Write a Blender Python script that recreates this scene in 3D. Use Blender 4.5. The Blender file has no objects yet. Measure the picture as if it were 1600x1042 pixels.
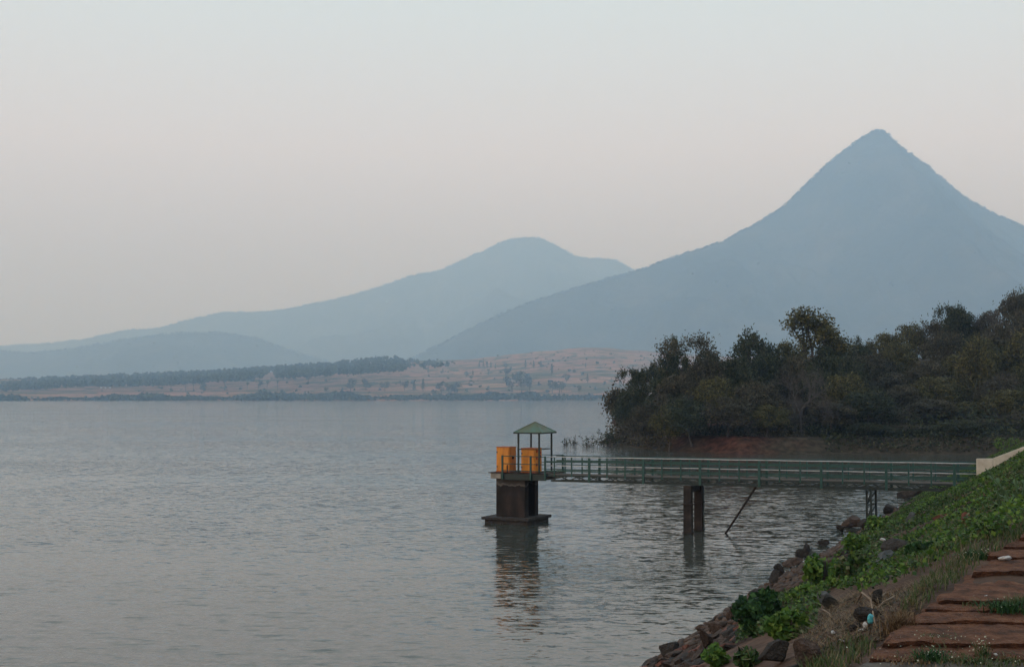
import bpy, bmesh, math, random
import numpy as np
from mathutils import Vector, Matrix, noise as mnoise

random.seed(7)
rng = np.random.default_rng(11)
SC = bpy.context.scene
COL = SC.collection

# ------------------------------------------------------------------ camera
H = 6.94                    # eye height above the water
F = 1900.0                  # focal length in photograph pixels (1600 wide)
HORIZON = 621.2             # photograph row of the horizon
PITCH = math.atan((HORIZON - 521.0) / F)
cam_d = bpy.data.cameras.new('camera')
cam_d.sensor_width = 36.0
cam_d.lens = 36.0 * F / 1600.0
cam_d.clip_start = 0.1
cam_d.clip_end = 30000.0
cam = bpy.data.objects.new('camera', cam_d)
COL.objects.link(cam)
cam.location = (0, 0, H)
cam.rotation_euler = (math.radians(90) + PITCH, 0, 0)
SC.camera = cam

# ------------------------------------------------------------------ world, sun, exposure
SUN_EL, SUN_AZ = math.radians(16), math.radians(-118)   # azimuth from +Y, clockwise: left, behind the camera
W = bpy.data.worlds.new('World'); SC.world = W; W.use_nodes = True
wn, wl = W.node_tree.nodes, W.node_tree.links
wn.clear()
w_out = wn.new('ShaderNodeOutputWorld')
w_bg = wn.new('ShaderNodeBackground'); w_bg.inputs['Strength'].default_value = 0.12
w_sky = wn.new('ShaderNodeTexSky'); w_sky.sky_type = 'NISHITA'; w_sky.sun_disc = False
w_sky.sun_elevation = SUN_EL; w_sky.sun_rotation = SUN_AZ
w_sky.air_density = 1.0; w_sky.dust_density = 4.0; w_sky.ozone_density = 1.0
# thin high overcast veil over the clear sky (a function of elevation only)
w_tc = wn.new('ShaderNodeTexCoord'); w_sep = wn.new('ShaderNodeSeparateXYZ')
w_ramp = wn.new('ShaderNodeValToRGB')
wl.new(w_tc.outputs['Generated'], w_sep.inputs[0]); wl.new(w_sep.outputs['Z'], w_ramp.inputs[0])
VEIL = [(0.0, (3.8, 4.9, 7.2)), (0.10, (5.5, 5.9, 7.5)), (0.20, (6.9, 7.15, 8.1)), (0.32, (6.2, 7.5, 8.4)), (1.0, (5.2, 6.6, 8.1))]
cr = w_ramp.color_ramp
while len(cr.elements) < len(VEIL): cr.elements.new(0.5)
for e, (p, c) in zip(cr.elements, VEIL):
    e.position = p; e.color = (c[0] / 10, c[1] / 10, c[2] / 10, 1)
w_scale = wn.new('ShaderNodeMixRGB'); w_scale.blend_type = 'MULTIPLY'; w_scale.inputs[0].default_value = 1
w_scale.inputs[2].default_value = (10, 10, 10, 1)
wl.new(w_ramp.outputs[0], w_scale.inputs[1])
w_mix = wn.new('ShaderNodeMixRGB'); w_mix.inputs[0].default_value = 0.85
wl.new(w_sky.outputs[0], w_mix.inputs[1]); wl.new(w_scale.outputs[0], w_mix.inputs[2])
wl.new(w_mix.outputs[0], w_bg.inputs['Color']); wl.new(w_bg.outputs[0], w_out.inputs['Surface'])

sun_d = bpy.data.lights.new('sun', 'SUN'); sun_d.energy = 0.85; sun_d.angle = math.radians(25)
sun_d.color = (1.0, 0.93, 0.84)
sun = bpy.data.objects.new('sun', sun_d); COL.objects.link(sun)
sd = Vector((math.sin(SUN_AZ) * math.cos(SUN_EL), math.cos(SUN_AZ) * math.cos(SUN_EL), math.sin(SUN_EL)))
sun.rotation_euler = sd.to_track_quat('Z', 'Y').to_euler()

vs = SC.view_settings
vs.view_transform = 'Standard'; vs.look = 'None'; vs.exposure = 0.25; vs.gamma = 1.0
vs.use_curve_mapping = False
SC.cycles.volume_bounces = 2
SC.cycles.max_bounces = 5; SC.cycles.diffuse_bounces = 2; SC.cycles.glossy_bounces = 3
SC.cycles.use_denoising = True

# ------------------------------------------------------------------ helpers
CA, SA = math.cos(PITCH), math.sin(PITCH)
def ray(px, py):
    dx, up = (px - 800.0) / F, (521.0 - py) / F
    return Vector((dx, CA - up * SA, SA + up * CA))
def at(px, py, Y):
    r = ray(px, py); t = Y / r.y
    return Vector((r.x * t, Y, H + r.z * t))
def project(X, Y, Z):
    Z = Z - H
    zc = Y * CA + Z * SA; yc = Z * CA - Y * SA
    return 800 + F * X / zc, 521 - F * yc / zc
def smooth(t):
    t = np.clip(t, 0, 1); return t * t * (3 - 2 * t)
def srgb(r, g, b):
    f = lambda c: (c / 255 / 12.92) if c / 255 <= 0.04045 else ((c / 255 + 0.055) / 1.055) ** 2.4
    return (f(r), f(g), f(b), 1)

def vnoise(x, y, scale, seed=0, octaves=4):
    """vectorised value noise, about -1..1"""
    x = np.asarray(x, float) / scale; y = np.asarray(y, float) / scale
    tot = np.zeros_like(x); amp = 1.0; norm = 0
    for o in range(octaves):
        xi = np.floor(x).astype(np.int64); yi = np.floor(y).astype(np.int64)
        fx = x - xi; fy = y - yi
        fx = fx * fx * (3 - 2 * fx); fy = fy * fy * (3 - 2 * fy)
        def h(a, b):
            n = (a * 374761393 + b * 668265263 + (seed + o) * 1442695041) & 0x7fffffff
            n = ((n ^ (n >> 13)) * 1274126177) & 0x7fffffff
            return ((n ^ (n >> 16)) & 0xffff) / 32767.5 - 1
        v = (h(xi, yi) * (1 - fx) + h(xi + 1, yi) * fx) * (1 - fy) + (h(xi, yi + 1) * (1 - fx) + h(xi + 1, yi + 1) * fx) * fy
        tot += amp * v; norm += amp; amp *= 0.5; x = x * 2.03; y = y * 2.03
    return tot / norm

def mesh_np(name, verts, faces, mat=None, smooth_shade=False):
    """verts (N,3), faces (M,k) arrays -> mesh data"""
    me = bpy.data.meshes.new(name)
    verts = np.asarray(verts, np.float32); faces = np.asarray(faces, np.int32)
    n, k = faces.shape
    me.vertices.add(len(verts)); me.vertices.foreach_set('co', verts.ravel())
    me.loops.add(n * k); me.loops.foreach_set('vertex_index', faces.ravel())
    me.polygons.add(n); me.polygons.foreach_set('loop_start', np.arange(0, n * k, k, dtype=np.int32))
    me.polygons.foreach_set('loop_total', np.full(n, k, np.int32))
    if smooth_shade: me.polygons.foreach_set('use_smooth', np.ones(n, bool))
    me.update(calc_edges=True)
    if mat: me.materials.append(mat)
    return me

def link(name, me, parent=None, loc=(0, 0, 0), rot=(0, 0, 0), scale=(1, 1, 1)):
    o = bpy.data.objects.new(name, me); COL.objects.link(o)
    o.parent = parent; o.location = loc; o.rotation_euler = rot; o.scale = scale
    return o
def empty(name, loc=(0, 0, 0), rotz=0.0):
    o = bpy.data.objects.new(name, None); COL.objects.link(o)
    o.location = loc; o.rotation_euler = (0, 0, rotz); o.empty_display_size = 0.2
    return o
def tag(o, label, cat, group=None):
    o['label'] = label; o['category'] = cat
    if group: o['group'] = group
    return o
def setting(o): o['kind'] = 'structure'; return o
def stuff(o, label, cat=None):
    o['kind'] = 'stuff'; o['label'] = label
    if cat: o['category'] = cat
    return o

class MB:
    """collects boxes, prisms and tubes into one mesh"""
    def __init__(s): s.v = []; s.f = []
    def add(s, vs, fs):
        b = len(s.v); s.v += [tuple(v) for v in vs]; s.f += [tuple(b + i for i in f) for f in fs]
    def box(s, x0, x1, y0, y1, z0, z1):
        s.add([(x0, y0, z0), (x1, y0, z0), (x1, y1, z0), (x0, y1, z0), (x0, y0, z1), (x1, y0, z1), (x1, y1, z1), (x0, y1, z1)],
              [(0, 3, 2, 1), (4, 5, 6, 7), (0, 1, 5, 4), (1, 2, 6, 5), (2, 3, 7, 6), (3, 0, 4, 7)])
    def bar(s, p, q, w, h=None):
        h = h or w; p = Vector(p); q = Vector(q); d = (q - p).normalized()
        a = d.cross(Vector((0, 0, 1)))
        if a.length < 1e-4: a = Vector((1, 0, 0))
        a.normalize(); b = a.cross(d).normalized()
        vs = [c + a * (sx * w / 2) + b * (sy * h / 2) for c in (p, q) for sx, sy in ((-1, -1), (1, -1), (1, 1), (-1, 1))]
        s.add(vs, [(0, 1, 2, 3), (7, 6, 5, 4), (0, 4, 5, 1), (1, 5, 6, 2), (2, 6, 7, 3), (3, 7, 4, 0)])
    def tube(s, pts, radii, n=8):
        pts = [Vector(p) for p in pts]; rings = []
        for i, p in enumerate(pts):
            d = (pts[min(i + 1, len(pts) - 1)] - pts[max(i - 1, 0)]).normalized()
            a = d.cross(Vector((0, 0, 1)))
            if a.length < 1e-3: a = Vector((1, 0, 0))
            a.normalize(); b = a.cross(d).normalized()
            r = radii[i] if hasattr(radii, '__len__') else radii
            rings.append([p + (a * math.cos(2 * math.pi * k / n) + b * math.sin(2 * math.pi * k / n)) * r for k in range(n)])
        vs = [v for R in rings for v in R]; fs = []
        for i in range(len(pts) - 1):
            for k in range(n):
                fs.append((i * n + k, i * n + (k + 1) % n, (i + 1) * n + (k + 1) % n, (i + 1) * n + k))
        fs.append(tuple(range(n))[::-1]); fs.append(tuple((len(pts) - 1) * n + k for k in range(n)))
        s.add(vs, fs)
    def mesh(s, name, mat, smooth_shade=False):
        me = bpy.data.meshes.new(name); me.from_pydata(s.v, [], s.f); me.update()
        bm = bmesh.new(); bm.from_mesh(me); bmesh.ops.recalc_face_normals(bm, faces=bm.faces); bm.to_mesh(me); bm.free()
        if mat: me.materials.append(mat)
        if smooth_shade:
            for p in me.polygons: p.use_smooth = True
        return me
    def build(s, name, mat, parent=None, smooth_shade=False, bevel=0.0, **kw):
        o = link(name, s.mesh(name, mat, smooth_shade), parent, **kw)
        if bevel:
            m = o.modifiers.new('bevel', 'BEVEL'); m.width = bevel; m.segments = 2
        return o

# ------------------------------------------------------------------ materials
def new_mat(name):
    m = bpy.data.materials.new(name); m.use_nodes = True
    nt = m.node_tree; nt.nodes.clear()
    out = nt.nodes.new('ShaderNodeOutputMaterial')
    return m, nt, out
def ramp(nt, stops):
    r = nt.nodes.new('ShaderNodeValToRGB'); e = r.color_ramp.elements
    while len(e) < len(stops): e.new(0.5)
    for el, (p, c) in zip(e, stops):
        el.position = p; el.color = c if len(c) == 4 else (*c, 1)
    return r
def surf(name, stops, scale=3.0, rough=0.85, bump=0.3, bump_scale=None, stretch=(1, 1, 1), spec=0.25, metal=0.0, dist=0.02, detail=6):
    """noise-coloured principled surface with fine relief, object coordinates"""
    m, nt, out = new_mat(name); N, L = nt.nodes, nt.links
    tc = N.new('ShaderNodeTexCoord'); mp = N.new('ShaderNodeMapping'); mp.inputs['Scale'].default_value = stretch
    L.new(tc.outputs['Object'], mp.inputs[0])
    nz = N.new('ShaderNodeTexNoise'); nz.inputs['Scale'].default_value = scale; nz.inputs['Detail'].default_value = detail
    nz.inputs['Roughness'].default_value = 0.65
    L.new(mp.outputs[0], nz.inputs['Vector'])
    r = ramp(nt, stops); L.new(nz.outputs['Fac'], r.inputs[0])
    b = N.new('ShaderNodeBsdfPrincipled'); b.inputs['Roughness'].default_value = rough; b.inputs['Metallic'].default_value = metal
    b.inputs['Specular IOR Level'].default_value = spec
    L.new(r.outputs[0], b.inputs['Base Color'])
    if bump:
        n2 = N.new('ShaderNodeTexNoise'); n2.inputs['Scale'].default_value = bump_scale or scale * 5; n2.inputs['Detail'].default_value = 8
        L.new(mp.outputs[0], n2.inputs['Vector'])
        bp = N.new('ShaderNodeBump'); bp.inputs['Strength'].default_value = bump; bp.inputs['Distance'].default_value = dist
        L.new(n2.outputs['Fac'], bp.inputs['Height']); L.new(bp.outputs[0], b.inputs['Normal'])
    L.new(b.outputs[0], out.inputs['Surface'])
    return m
def leafmat(name, stops, translucent=0.25, rough=0.6):
    m, nt, out = new_mat(name); N, L = nt.nodes, nt.links
    g = N.new('ShaderNodeNewGeometry'); r = ramp(nt, stops); L.new(g.outputs['Random Per Island'], r.inputs[0])
    b = N.new('ShaderNodeBsdfPrincipled'); b.inputs['Roughness'].default_value = rough; b.inputs['Specular IOR Level'].default_value = 0.2
    t = N.new('ShaderNodeBsdfTranslucent'); mx = N.new('ShaderNodeMixShader'); mx.inputs[0].default_value = translucent
    L.new(r.outputs[0], b.inputs['Base Color']); L.new(r.outputs[0], t.inputs['Color'])
    L.new(b.outputs[0], mx.inputs[1]); L.new(t.outputs[0], mx.inputs[2]); L.new(mx.outputs[0], out.inputs['Surface'])
    return m

M = {}
M['soil'] = surf('soil', [(0.3, (0.035, 0.022, 0.016)), (0.5, (0.075, 0.044, 0.03)), (0.7, (0.13, 0.075, 0.05))], 1.6, 0.95, 0.8, 14, dist=0.05)
M['stone'] = surf('stone', [(0.3, (0.028, 0.020, 0.016)), (0.5, (0.070, 0.047, 0.036)), (0.7, (0.13, 0.088, 0.068))], 2.5, 0.95, 1.0, 7, dist=0.10, detail=10)
M['stone_dark'] = surf('stone_dark', [(0.3, (0.02, 0.018, 0.017)), (0.6, (0.046, 0.038, 0.033)), (0.8, (0.10, 0.082, 0.07))], 2.5, 0.9, 1.0, 7, dist=0.10, detail=10)
M['stone_grey'] = surf('stone_grey', [(0.3, (0.035, 0.04, 0.04)), (0.6, (0.08, 0.085, 0.085)), (0.8, (0.15, 0.15, 0.145))], 2.5, 0.85, 0.8, 12, dist=0.03)
M['stone_red'] = surf('stone_red', [(0.3, (0.07, 0.03, 0.022)), (0.6, (0.15, 0.062, 0.044)), (0.8, (0.24, 0.12, 0.09))], 2.5, 0.9, 0.8, 12, dist=0.03)
M['laterite'] = surf('laterite', [(0.26, (0.030, 0.016, 0.010)), (0.40, (0.085, 0.038, 0.022)), (0.52, (0.145, 0.060, 0.032)), (0.62, (0.19, 0.085, 0.046)), (0.78, (0.27, 0.155, 0.095))], 6.0, 0.97, 1.0, 32, dist=0.09, detail=15)
M['concrete'] = surf('concrete', [(0.3, (0.13, 0.11, 0.09)), (0.6, (0.26, 0.23, 0.19)), (0.8, (0.36, 0.33, 0.28))], 1.5, 0.9, 0.4, 18)
M['parapet'] = surf('parapet', [(0.25, (0.32, 0.27, 0.21)), (0.55, (0.46, 0.42, 0.35)), (0.8, (0.56, 0.53, 0.47))], 2.0, 0.9, 0.4, 18)
M['deck'] = surf('deck', [(0.3, (0.045, 0.035, 0.028)), (0.6, (0.10, 0.078, 0.062)), (0.8, (0.16, 0.13, 0.105))], 1.5, 0.9, 0.4, 18)
M['green'] = surf('green_paint', [(0.25, (0.004, 0.014, 0.012)), (0.45, (0.006, 0.046, 0.038)), (0.8, (0.008, 0.066, 0.054))], 3.0, 0.5, 0.15, 40, spec=0.4)
M['green_dark'] = surf('dark_green_paint', [(0.25, (0.004, 0.007, 0.006)), (0.6, (0.006, 0.018, 0.016)), (0.85, (0.025, 0.018, 0.013))], 3.0, 0.55, 0.2, 40, spec=0.4)
M['pipe'] = surf('galvanised_pipe', [(0.3, (0.26, 0.26, 0.25)), (0.6, (0.46, 0.46, 0.45))], 4.0, 0.38, 0.1, 40, spec=0.6, metal=0.35)
M['pier'] = surf('stained_cement', [(0.3, (0.012, 0.009, 0.007)), (0.55, (0.026, 0.019, 0.015)), (0.75, (0.055, 0.038, 0.028))], 1.8, 0.9, 0.6, 14)
M['rust'] = surf('rusty_steel', [(0.3, (0.010, 0.008, 0.007)), (0.6, (0.026, 0.018, 0.014)), (0.8, (0.06, 0.034, 0.024))], 4.0, 0.85, 0.4, 40)
M['orange'] = surf('orange_paint', [(0.25, (0.20, 0.06, 0.012)), (0.36, (0.40, 0.13, 0.012)), (0.5, (0.58, 0.20, 0.016)), (0.75, (0.66, 0.26, 0.03))], 3.2, 0.55, 0.2, 14, spec=0.4, stretch=(1, 1, 0.35), detail=9)
M['orange_trim'] = surf('orange_brown_paint', [(0.3, (0.22, 0.05, 0.012)), (0.7, (0.36, 0.09, 0.02))], 3, 0.6, 0.1, 30)
M['red_mark'] = surf('red_paint', [(0.3, (0.25, 0.01, 0.01)), (0.7, (0.4, 0.02, 0.015))], 3, 0.5, 0)
M['blue_mark'] = surf('blue_paint', [(0.3, (0.03, 0.01, 0.10)), (0.7, (0.05, 0.02, 0.16))], 3, 0.5, 0)
M['roof'] = surf('weathered_green_roof', [(0.25, (0.07, 0.035, 0.02)), (0.42, (0.085, 0.095, 0.05)), (0.6, (0.06, 0.125, 0.09)), (0.8, (0.12, 0.17, 0.13))], 1.4, 0.6, 0.2, 30, spec=0.4)
M['bark'] = surf('bark', [(0.3, (0.035, 0.028, 0.022)), (0.7, (0.11, 0.092, 0.075))], 4, 0.95, 0.5, 20)
M['bark_pale'] = surf('pale_bark', [(0.3, (0.08, 0.07, 0.06)), (0.7, (0.17, 0.155, 0.135))], 3, 0.9, 0.4, 20)
M['twig'] = surf('grey_twigs', [(0.3, (0.05, 0.042, 0.036)), (0.7, (0.11, 0.095, 0.082))], 3, 0.95, 0)
M['leaf_dark'] = leafmat('dark_leaves', [(0, (0.012, 0.019, 0.009)), (0.5, (0.030, 0.040, 0.016)), (0.85, (0.060, 0.066, 0.028)), (1, (0.11, 0.10, 0.045))])
M['leaf_brown'] = leafmat('brownish_leaves', [(0, (0.022, 0.021, 0.012)), (0.5, (0.055, 0.050, 0.026)), (0.9, (0.10, 0.082, 0.045)), (1, (0.16, 0.12, 0.07))])
M['leaf_olive'] = leafmat('olive_leaves', [(0, (0.024, 0.025, 0.009)), (0.5, (0.068, 0.064, 0.019)), (0.85, (0.13, 0.115, 0.035)), (1, (0.21, 0.17, 0.06))])
M['leaf_hill'] = leafmat('hill_leaves', [(0, (0.022, 0.028, 0.014)), (0.6, (0.036, 0.040, 0.021)), (1, (0.058, 0.054, 0.032))], 0.1)
M['leaf_far'] = leafmat('far_leaves', [(0, (0.022, 0.034, 0.018)), (0.6, (0.046, 0.062, 0.03)), (1, (0.08, 0.09, 0.045))], 0.1)
M['creeper'] = leafmat('creeper_leaves', [(0, (0.012, 0.026, 0.010)), (0.45, (0.034, 0.072, 0.018)), (0.75, (0.068, 0.12, 0.028)), (0.84, (0.07, 0.085, 0.035)), (0.92, (0.075, 0.062, 0.032)), (1, (0.16, 0.17, 0.08))])
M['bush_bright'] = leafmat('bright_leaves', [(0, (0.03, 0.075, 0.014)), (0.5, (0.068, 0.14, 0.022)), (1, (0.15, 0.22, 0.04))], 0.3)
M['bush_dark'] = leafmat('deep_green_leaves', [(0, (0.010, 0.032, 0.012)), (0.6, (0.025, 0.07, 0.022)), (1, (0.055, 0.12, 0.03))])
M['milkweed'] = leafmat('grey_green_leaves', [(0, (0.05, 0.085, 0.04)), (0.6, (0.085, 0.14, 0.065)), (1, (0.16, 0.21, 0.11))], 0.2)
M['grass'] = leafmat('grass_blades', [(0, (0.03, 0.06, 0.016)), (0.5, (0.06, 0.09, 0.03)), (0.8, (0.11, 0.10, 0.045)), (1, (0.20, 0.15, 0.08))], 0.25)
M['straw'] = leafmat('dry_grass_blades', [(0, (0.06, 0.035, 0.02)), (0.5, (0.13, 0.08, 0.042)), (1, (0.26, 0.18, 0.10))], 0.2)
M['stick'] = surf('dry_stick', [(0.3, (0.13, 0.085, 0.055)), (0.7, (0.27, 0.20, 0.14))], 5, 0.9, 0)
M['white_litter'] = surf('white_plastic', [(0.3, (0.30, 0.29, 0.28)), (0.7, (0.50, 0.49, 0.47))], 6, 0.5, 0.2, 30)
M['cyan_litter'] = surf('cyan_plastic', [(0.3, (0.05, 0.33, 0.38)), (0.7, (0.12, 0.52, 0.58))], 6, 0.4, 0.4, 20)
M['flower'] = leafmat('pale_flowers', [(0, (0.35, 0.38, 0.25)), (1, (0.6, 0.6, 0.48))], 0.2)
M['hut_far'] = surf('whitewash', [(0.3, (0.5, 0.48, 0.44)), (0.7, (0.7, 0.68, 0.64))], 1, 0.9, 0)

# hills: dry forest, two scales of mottling
def hillmat(name, a, b, c):
    return surf(name, [(0.3, a), (0.5, b), (0.72, c)], 0.0030, 1.0, 0.8, 0.02, dist=25.0, spec=0.0, detail=10)
M['hill'] = hillmat('dry_forest_hill', (0.012, 0.018, 0.010), (0.030, 0.034, 0.02), (0.085, 0.075, 0.052))

def fieldmat():
    m, nt, out = new_mat('terraced_fields'); N, L = nt.nodes, nt.links
    tc = N.new('ShaderNodeTexCoord')
    mp = N.new('ShaderNodeMapping'); mp.inputs['Scale'].default_value = (0.0028, 0.012, 0.022)
    L.new(tc.outputs['Object'], mp.inputs[0])
    nz = N.new('ShaderNodeTexNoise'); nz.inputs['Scale'].default_value = 1.0; nz.inputs['Detail'].default_value = 6; nz.inputs['Roughness'].default_value = 0.6
    L.new(mp.outputs[0], nz.inputs['Vector'])
    r = ramp(nt, [(0.30, (0.05, 0.06, 0.028)), (0.42, (0.12, 0.10, 0.055)), (0.50, (0.28, 0.14, 0.09)), (0.58, (0.34, 0.19, 0.125)), (0.66, (0.16, 0.14, 0.07)), (0.8, (0.42, 0.29, 0.19))])
    L.new(nz.outputs['Fac'], r.inputs[0])
    vo = N.new('ShaderNodeTexNoise'); vo.inputs['Scale'].default_value = 0.025; vo.inputs['Detail'].default_value = 5
    L.new(tc.outputs['Object'], vo.inputs['Vector'])
    r2 = ramp(nt, [(0.54, (0, 0, 0)), (0.62, (1, 1, 1))]); L.new(vo.outputs['Fac'], r2.inputs[0])
    mx = N.new('ShaderNodeMixRGB'); mx.inputs[2].default_value = (0.06, 0.065, 0.03, 1)
    L.new(r2.outputs[0], mx.inputs[0]); L.new(r.outputs[0], mx.inputs[1])
    b = N.new('ShaderNodeBsdfPrincipled'); b.inputs['Roughness'].default_value = 1; b.inputs['Specular IOR Level'].default_value = 0
    L.new(mx.outputs[0], b.inputs['Base Color']); L.new(b.outputs[0], out.inputs['Surface'])
    return m
M['fields'] = fieldmat()

def bankmat():
    """wooded point: dark litter soil with bare red earth low on the bank"""
    m, nt, out = new_mat('wooded_bank'); N, L = nt.nodes, nt.links
    tc = N.new('ShaderNodeTexCoord')
    n1 = N.new('ShaderNodeTexNoise'); n1.inputs['Scale'].default_value = 0.22; n1.inputs['Detail'].default_value = 6
    n2 = N.new('ShaderNodeTexNoise'); n2.inputs['Scale'].default_value = 1.4; n2.inputs['Detail'].default_value = 6
    L.new(tc.outputs['Object'], n1.inputs['Vector']); L.new(tc.outputs['Object'], n2.inputs['Vector'])
    red = ramp(nt, [(0.3, (0.028, 0.015, 0.011)), (0.5, (0.066, 0.028, 0.019)), (0.7, (0.12, 0.052, 0.036))]); L.new(n2.outputs['Fac'], red.inputs[0])
    drk = ramp(nt, [(0.3, (0.02, 0.018, 0.012)), (0.7, (0.07, 0.055, 0.038))]); L.new(n2.outputs['Fac'], drk.inputs[0])
    sep = N.new('ShaderNodeSeparateXYZ'); L.new(tc.outputs['Object'], sep.inputs[0])
    d1 = N.new('ShaderNodeMath'); d1.operation = 'SUBTRACT'; d1.inputs[1].default_value = 28.0; L.new(sep.outputs['X'], d1.inputs[0])
    d2 = N.new('ShaderNodeMath'); d2.operation = 'ABSOLUTE'; L.new(d1.outputs[0], d2.inputs[0])
    d3 = N.new('ShaderNodeMath'); d3.operation = 'MULTIPLY_ADD'; d3.inputs[1].default_value = -0.06; d3.inputs[2].default_value = 0.50; L.new(d2.outputs[0], d3.inputs[0])
    d4 = N.new('ShaderNodeMath'); d4.operation = 'ADD'; L.new(d3.outputs[0], d4.inputs[0]); L.new(n1.outputs['Fac'], d4.inputs[1])
    f = ramp(nt, [(0.55, (0, 0, 0)), (0.95, (1, 1, 1))]); L.new(d4.outputs[0], f.inputs[0])
    mx = N.new('ShaderNodeMixRGB'); L.new(f.outputs[0], mx.inputs[0]); L.new(drk.outputs[0], mx.inputs[1]); L.new(red.outputs[0], mx.inputs[2])
    b = N.new('ShaderNodeBsdfPrincipled'); b.inputs['Roughness'].default_value = 1; b.inputs['Specular IOR Level'].default_value = 0.05
    bp = N.new('ShaderNodeBump'); bp.inputs['Strength'].default_value = 0.8; bp.inputs['Distance'].default_value = 0.2; L.new(n2.outputs['Fac'], bp.inputs['Height'])
    L.new(bp.outputs[0], b.inputs['Normal']); L.new(mx.outputs[0], b.inputs['Base Color']); L.new(b.outputs[0], out.inputs['Surface'])
    return m
M['bank'] = bankmat()

def watermat():
    """wind-rippled lake: wave slopes of several lengths tilt the surface normal"""
    m, nt, out = new_mat('lake_water'); N, L = nt.nodes, nt.links
    tc = N.new('ShaderNodeTexCoord')
    def nz(scale, sx, rot, detail=2, rough=0.5):
        mp = N.new('ShaderNodeMapping'); mp.inputs['Scale'].default_value = (sx, 1, 1); mp.inputs['Rotation'].default_value = (0, 0, rot)
        L.new(tc.outputs['Object'], mp.inputs[0])
        n = N.new('ShaderNodeTexNoise'); n.inputs['Scale'].default_value = scale; n.inputs['Detail'].default_value = detail; n.inputs['Roughness'].default_value = rough
        L.new(mp.outputs[0], n.inputs['Vector']); return n
    def val(x, i, n):
        if isinstance(x, (int, float)): n.inputs[i].default_value = x
        else: L.new(x, n.inputs[i])
    def math_(op, a, b=0.0):
        n = N.new('ShaderNodeMath'); n.operation = op; val(a, 0, n); val(b, 1, n); return n.outputs[0]
    def chan(n):
        sp = N.new('ShaderNodeSeparateColor'); L.new(n.outputs['Color'], sp.inputs[0]); return sp.outputs[0], sp.outputs[1]
    def rng_(x, lo, hi, a, b):
        n = N.new('ShaderNodeMapRange'); n.interpolation_type = 'SMOOTHSTEP'
        for i, q in enumerate((lo, hi, a, b)): n.inputs[i + 1].default_value = q
        L.new(x, n.inputs[0]); return n.outputs[0]
    patch = rng_(nz(0.022, 0.22, 0.12, 3).outputs['Fac'], 0.38, 0.62, 0.50, 1.2)   # wind lanes
    sx_, sy_ = 0.0, 0.0
    for scale, st, rot, ax, ay in WAVES:
        cx, cy = chan(nz(scale, st, rot))
        sx_ = math_('ADD', sx_, math_('MULTIPLY', math_('SUBTRACT', cx, 0.5), ax))
        sy_ = math_('ADD', sy_, math_('MULTIPLY', math_('SUBTRACT', cy, 0.5), ay))
    crest = rng_(nz(CREST[0], CREST[1], -0.06, 2, 0.5).outputs['Fac'], CREST[2], CREST[3], 0.0, CREST[4])
    sy_ = math_('SUBTRACT', sy_, crest)
    sx_ = math_('MULTIPLY', sx_, patch); sy_ = math_('MULTIPLY', sy_, patch)
    cb = N.new('ShaderNodeCombineXYZ'); L.new(sx_, cb.inputs[0]); L.new(sy_, cb.inputs[1]); cb.inputs[2].default_value = 1.0
    nm = N.new('ShaderNodeVectorMath'); nm.operation = 'NORMALIZE'; L.new(cb.outputs[0], nm.inputs[0])
    b = N.new('ShaderNodeBsdfPrincipled'); b.inputs['Base Color'].default_value = (0.050, 0.056, 0.047, 1)
    b.inputs['Roughness'].default_value = 0.05; b.inputs['IOR'].default_value = 1.38
    L.new(nm.outputs[0], b.inputs['Normal']); L.new(b.outputs[0], out.inputs['Surface'])
    return m
WAVES = [(0.22, 0.5, 0.1, 0.03, 0.04), (1.6, 0.4, 0.12, 0.10, 0.17), (4.2, 0.4, 0.2, 0.16, 0.34), (9.0, 0.5, 0.25, 0.2, 0.30)]   # scale, stretch, turn, slope x, slope y
CREST = (2.7, 0.28, 0.57, 0.72, 0.24)
M['water'] = watermat()

# ------------------------------------------------------------------ setting: ground, water
X0, X1, Y0, Y1 = -11000.0, 11000.0, -2500.0, 17000.0
g = MB(); g.add([(X0, Y0, -4), (X1, Y0, -4), (X1, Y1, -4), (X0, Y1, -4)], [(0, 1, 2, 3)])
setting(g.build('ground', M['soil']))
g = MB(); g.add([(X0 + 5, Y0 + 5, 0), (X1 - 5, Y0 + 5, 0), (X1 - 5, 4600, 0), (X0 + 5, 4600, 0)], [(0, 1, 2, 3)])
setting(g.build('lake_water', M['water']))

def grid_mesh(name, X, Y, Z, mat):
    ny, nx = X.shape
    v = np.stack([X.ravel(), Y.ravel(), Z.ravel()], 1)
    i = np.arange(ny * nx).reshape(ny, nx)
    f = np.stack([i[:-1, :-1], i[:-1, 1:], i[1:, 1:], i[1:, :-1]], -1).reshape(-1, 4)
    return mesh_np(name, v, f, mat, True)

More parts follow.
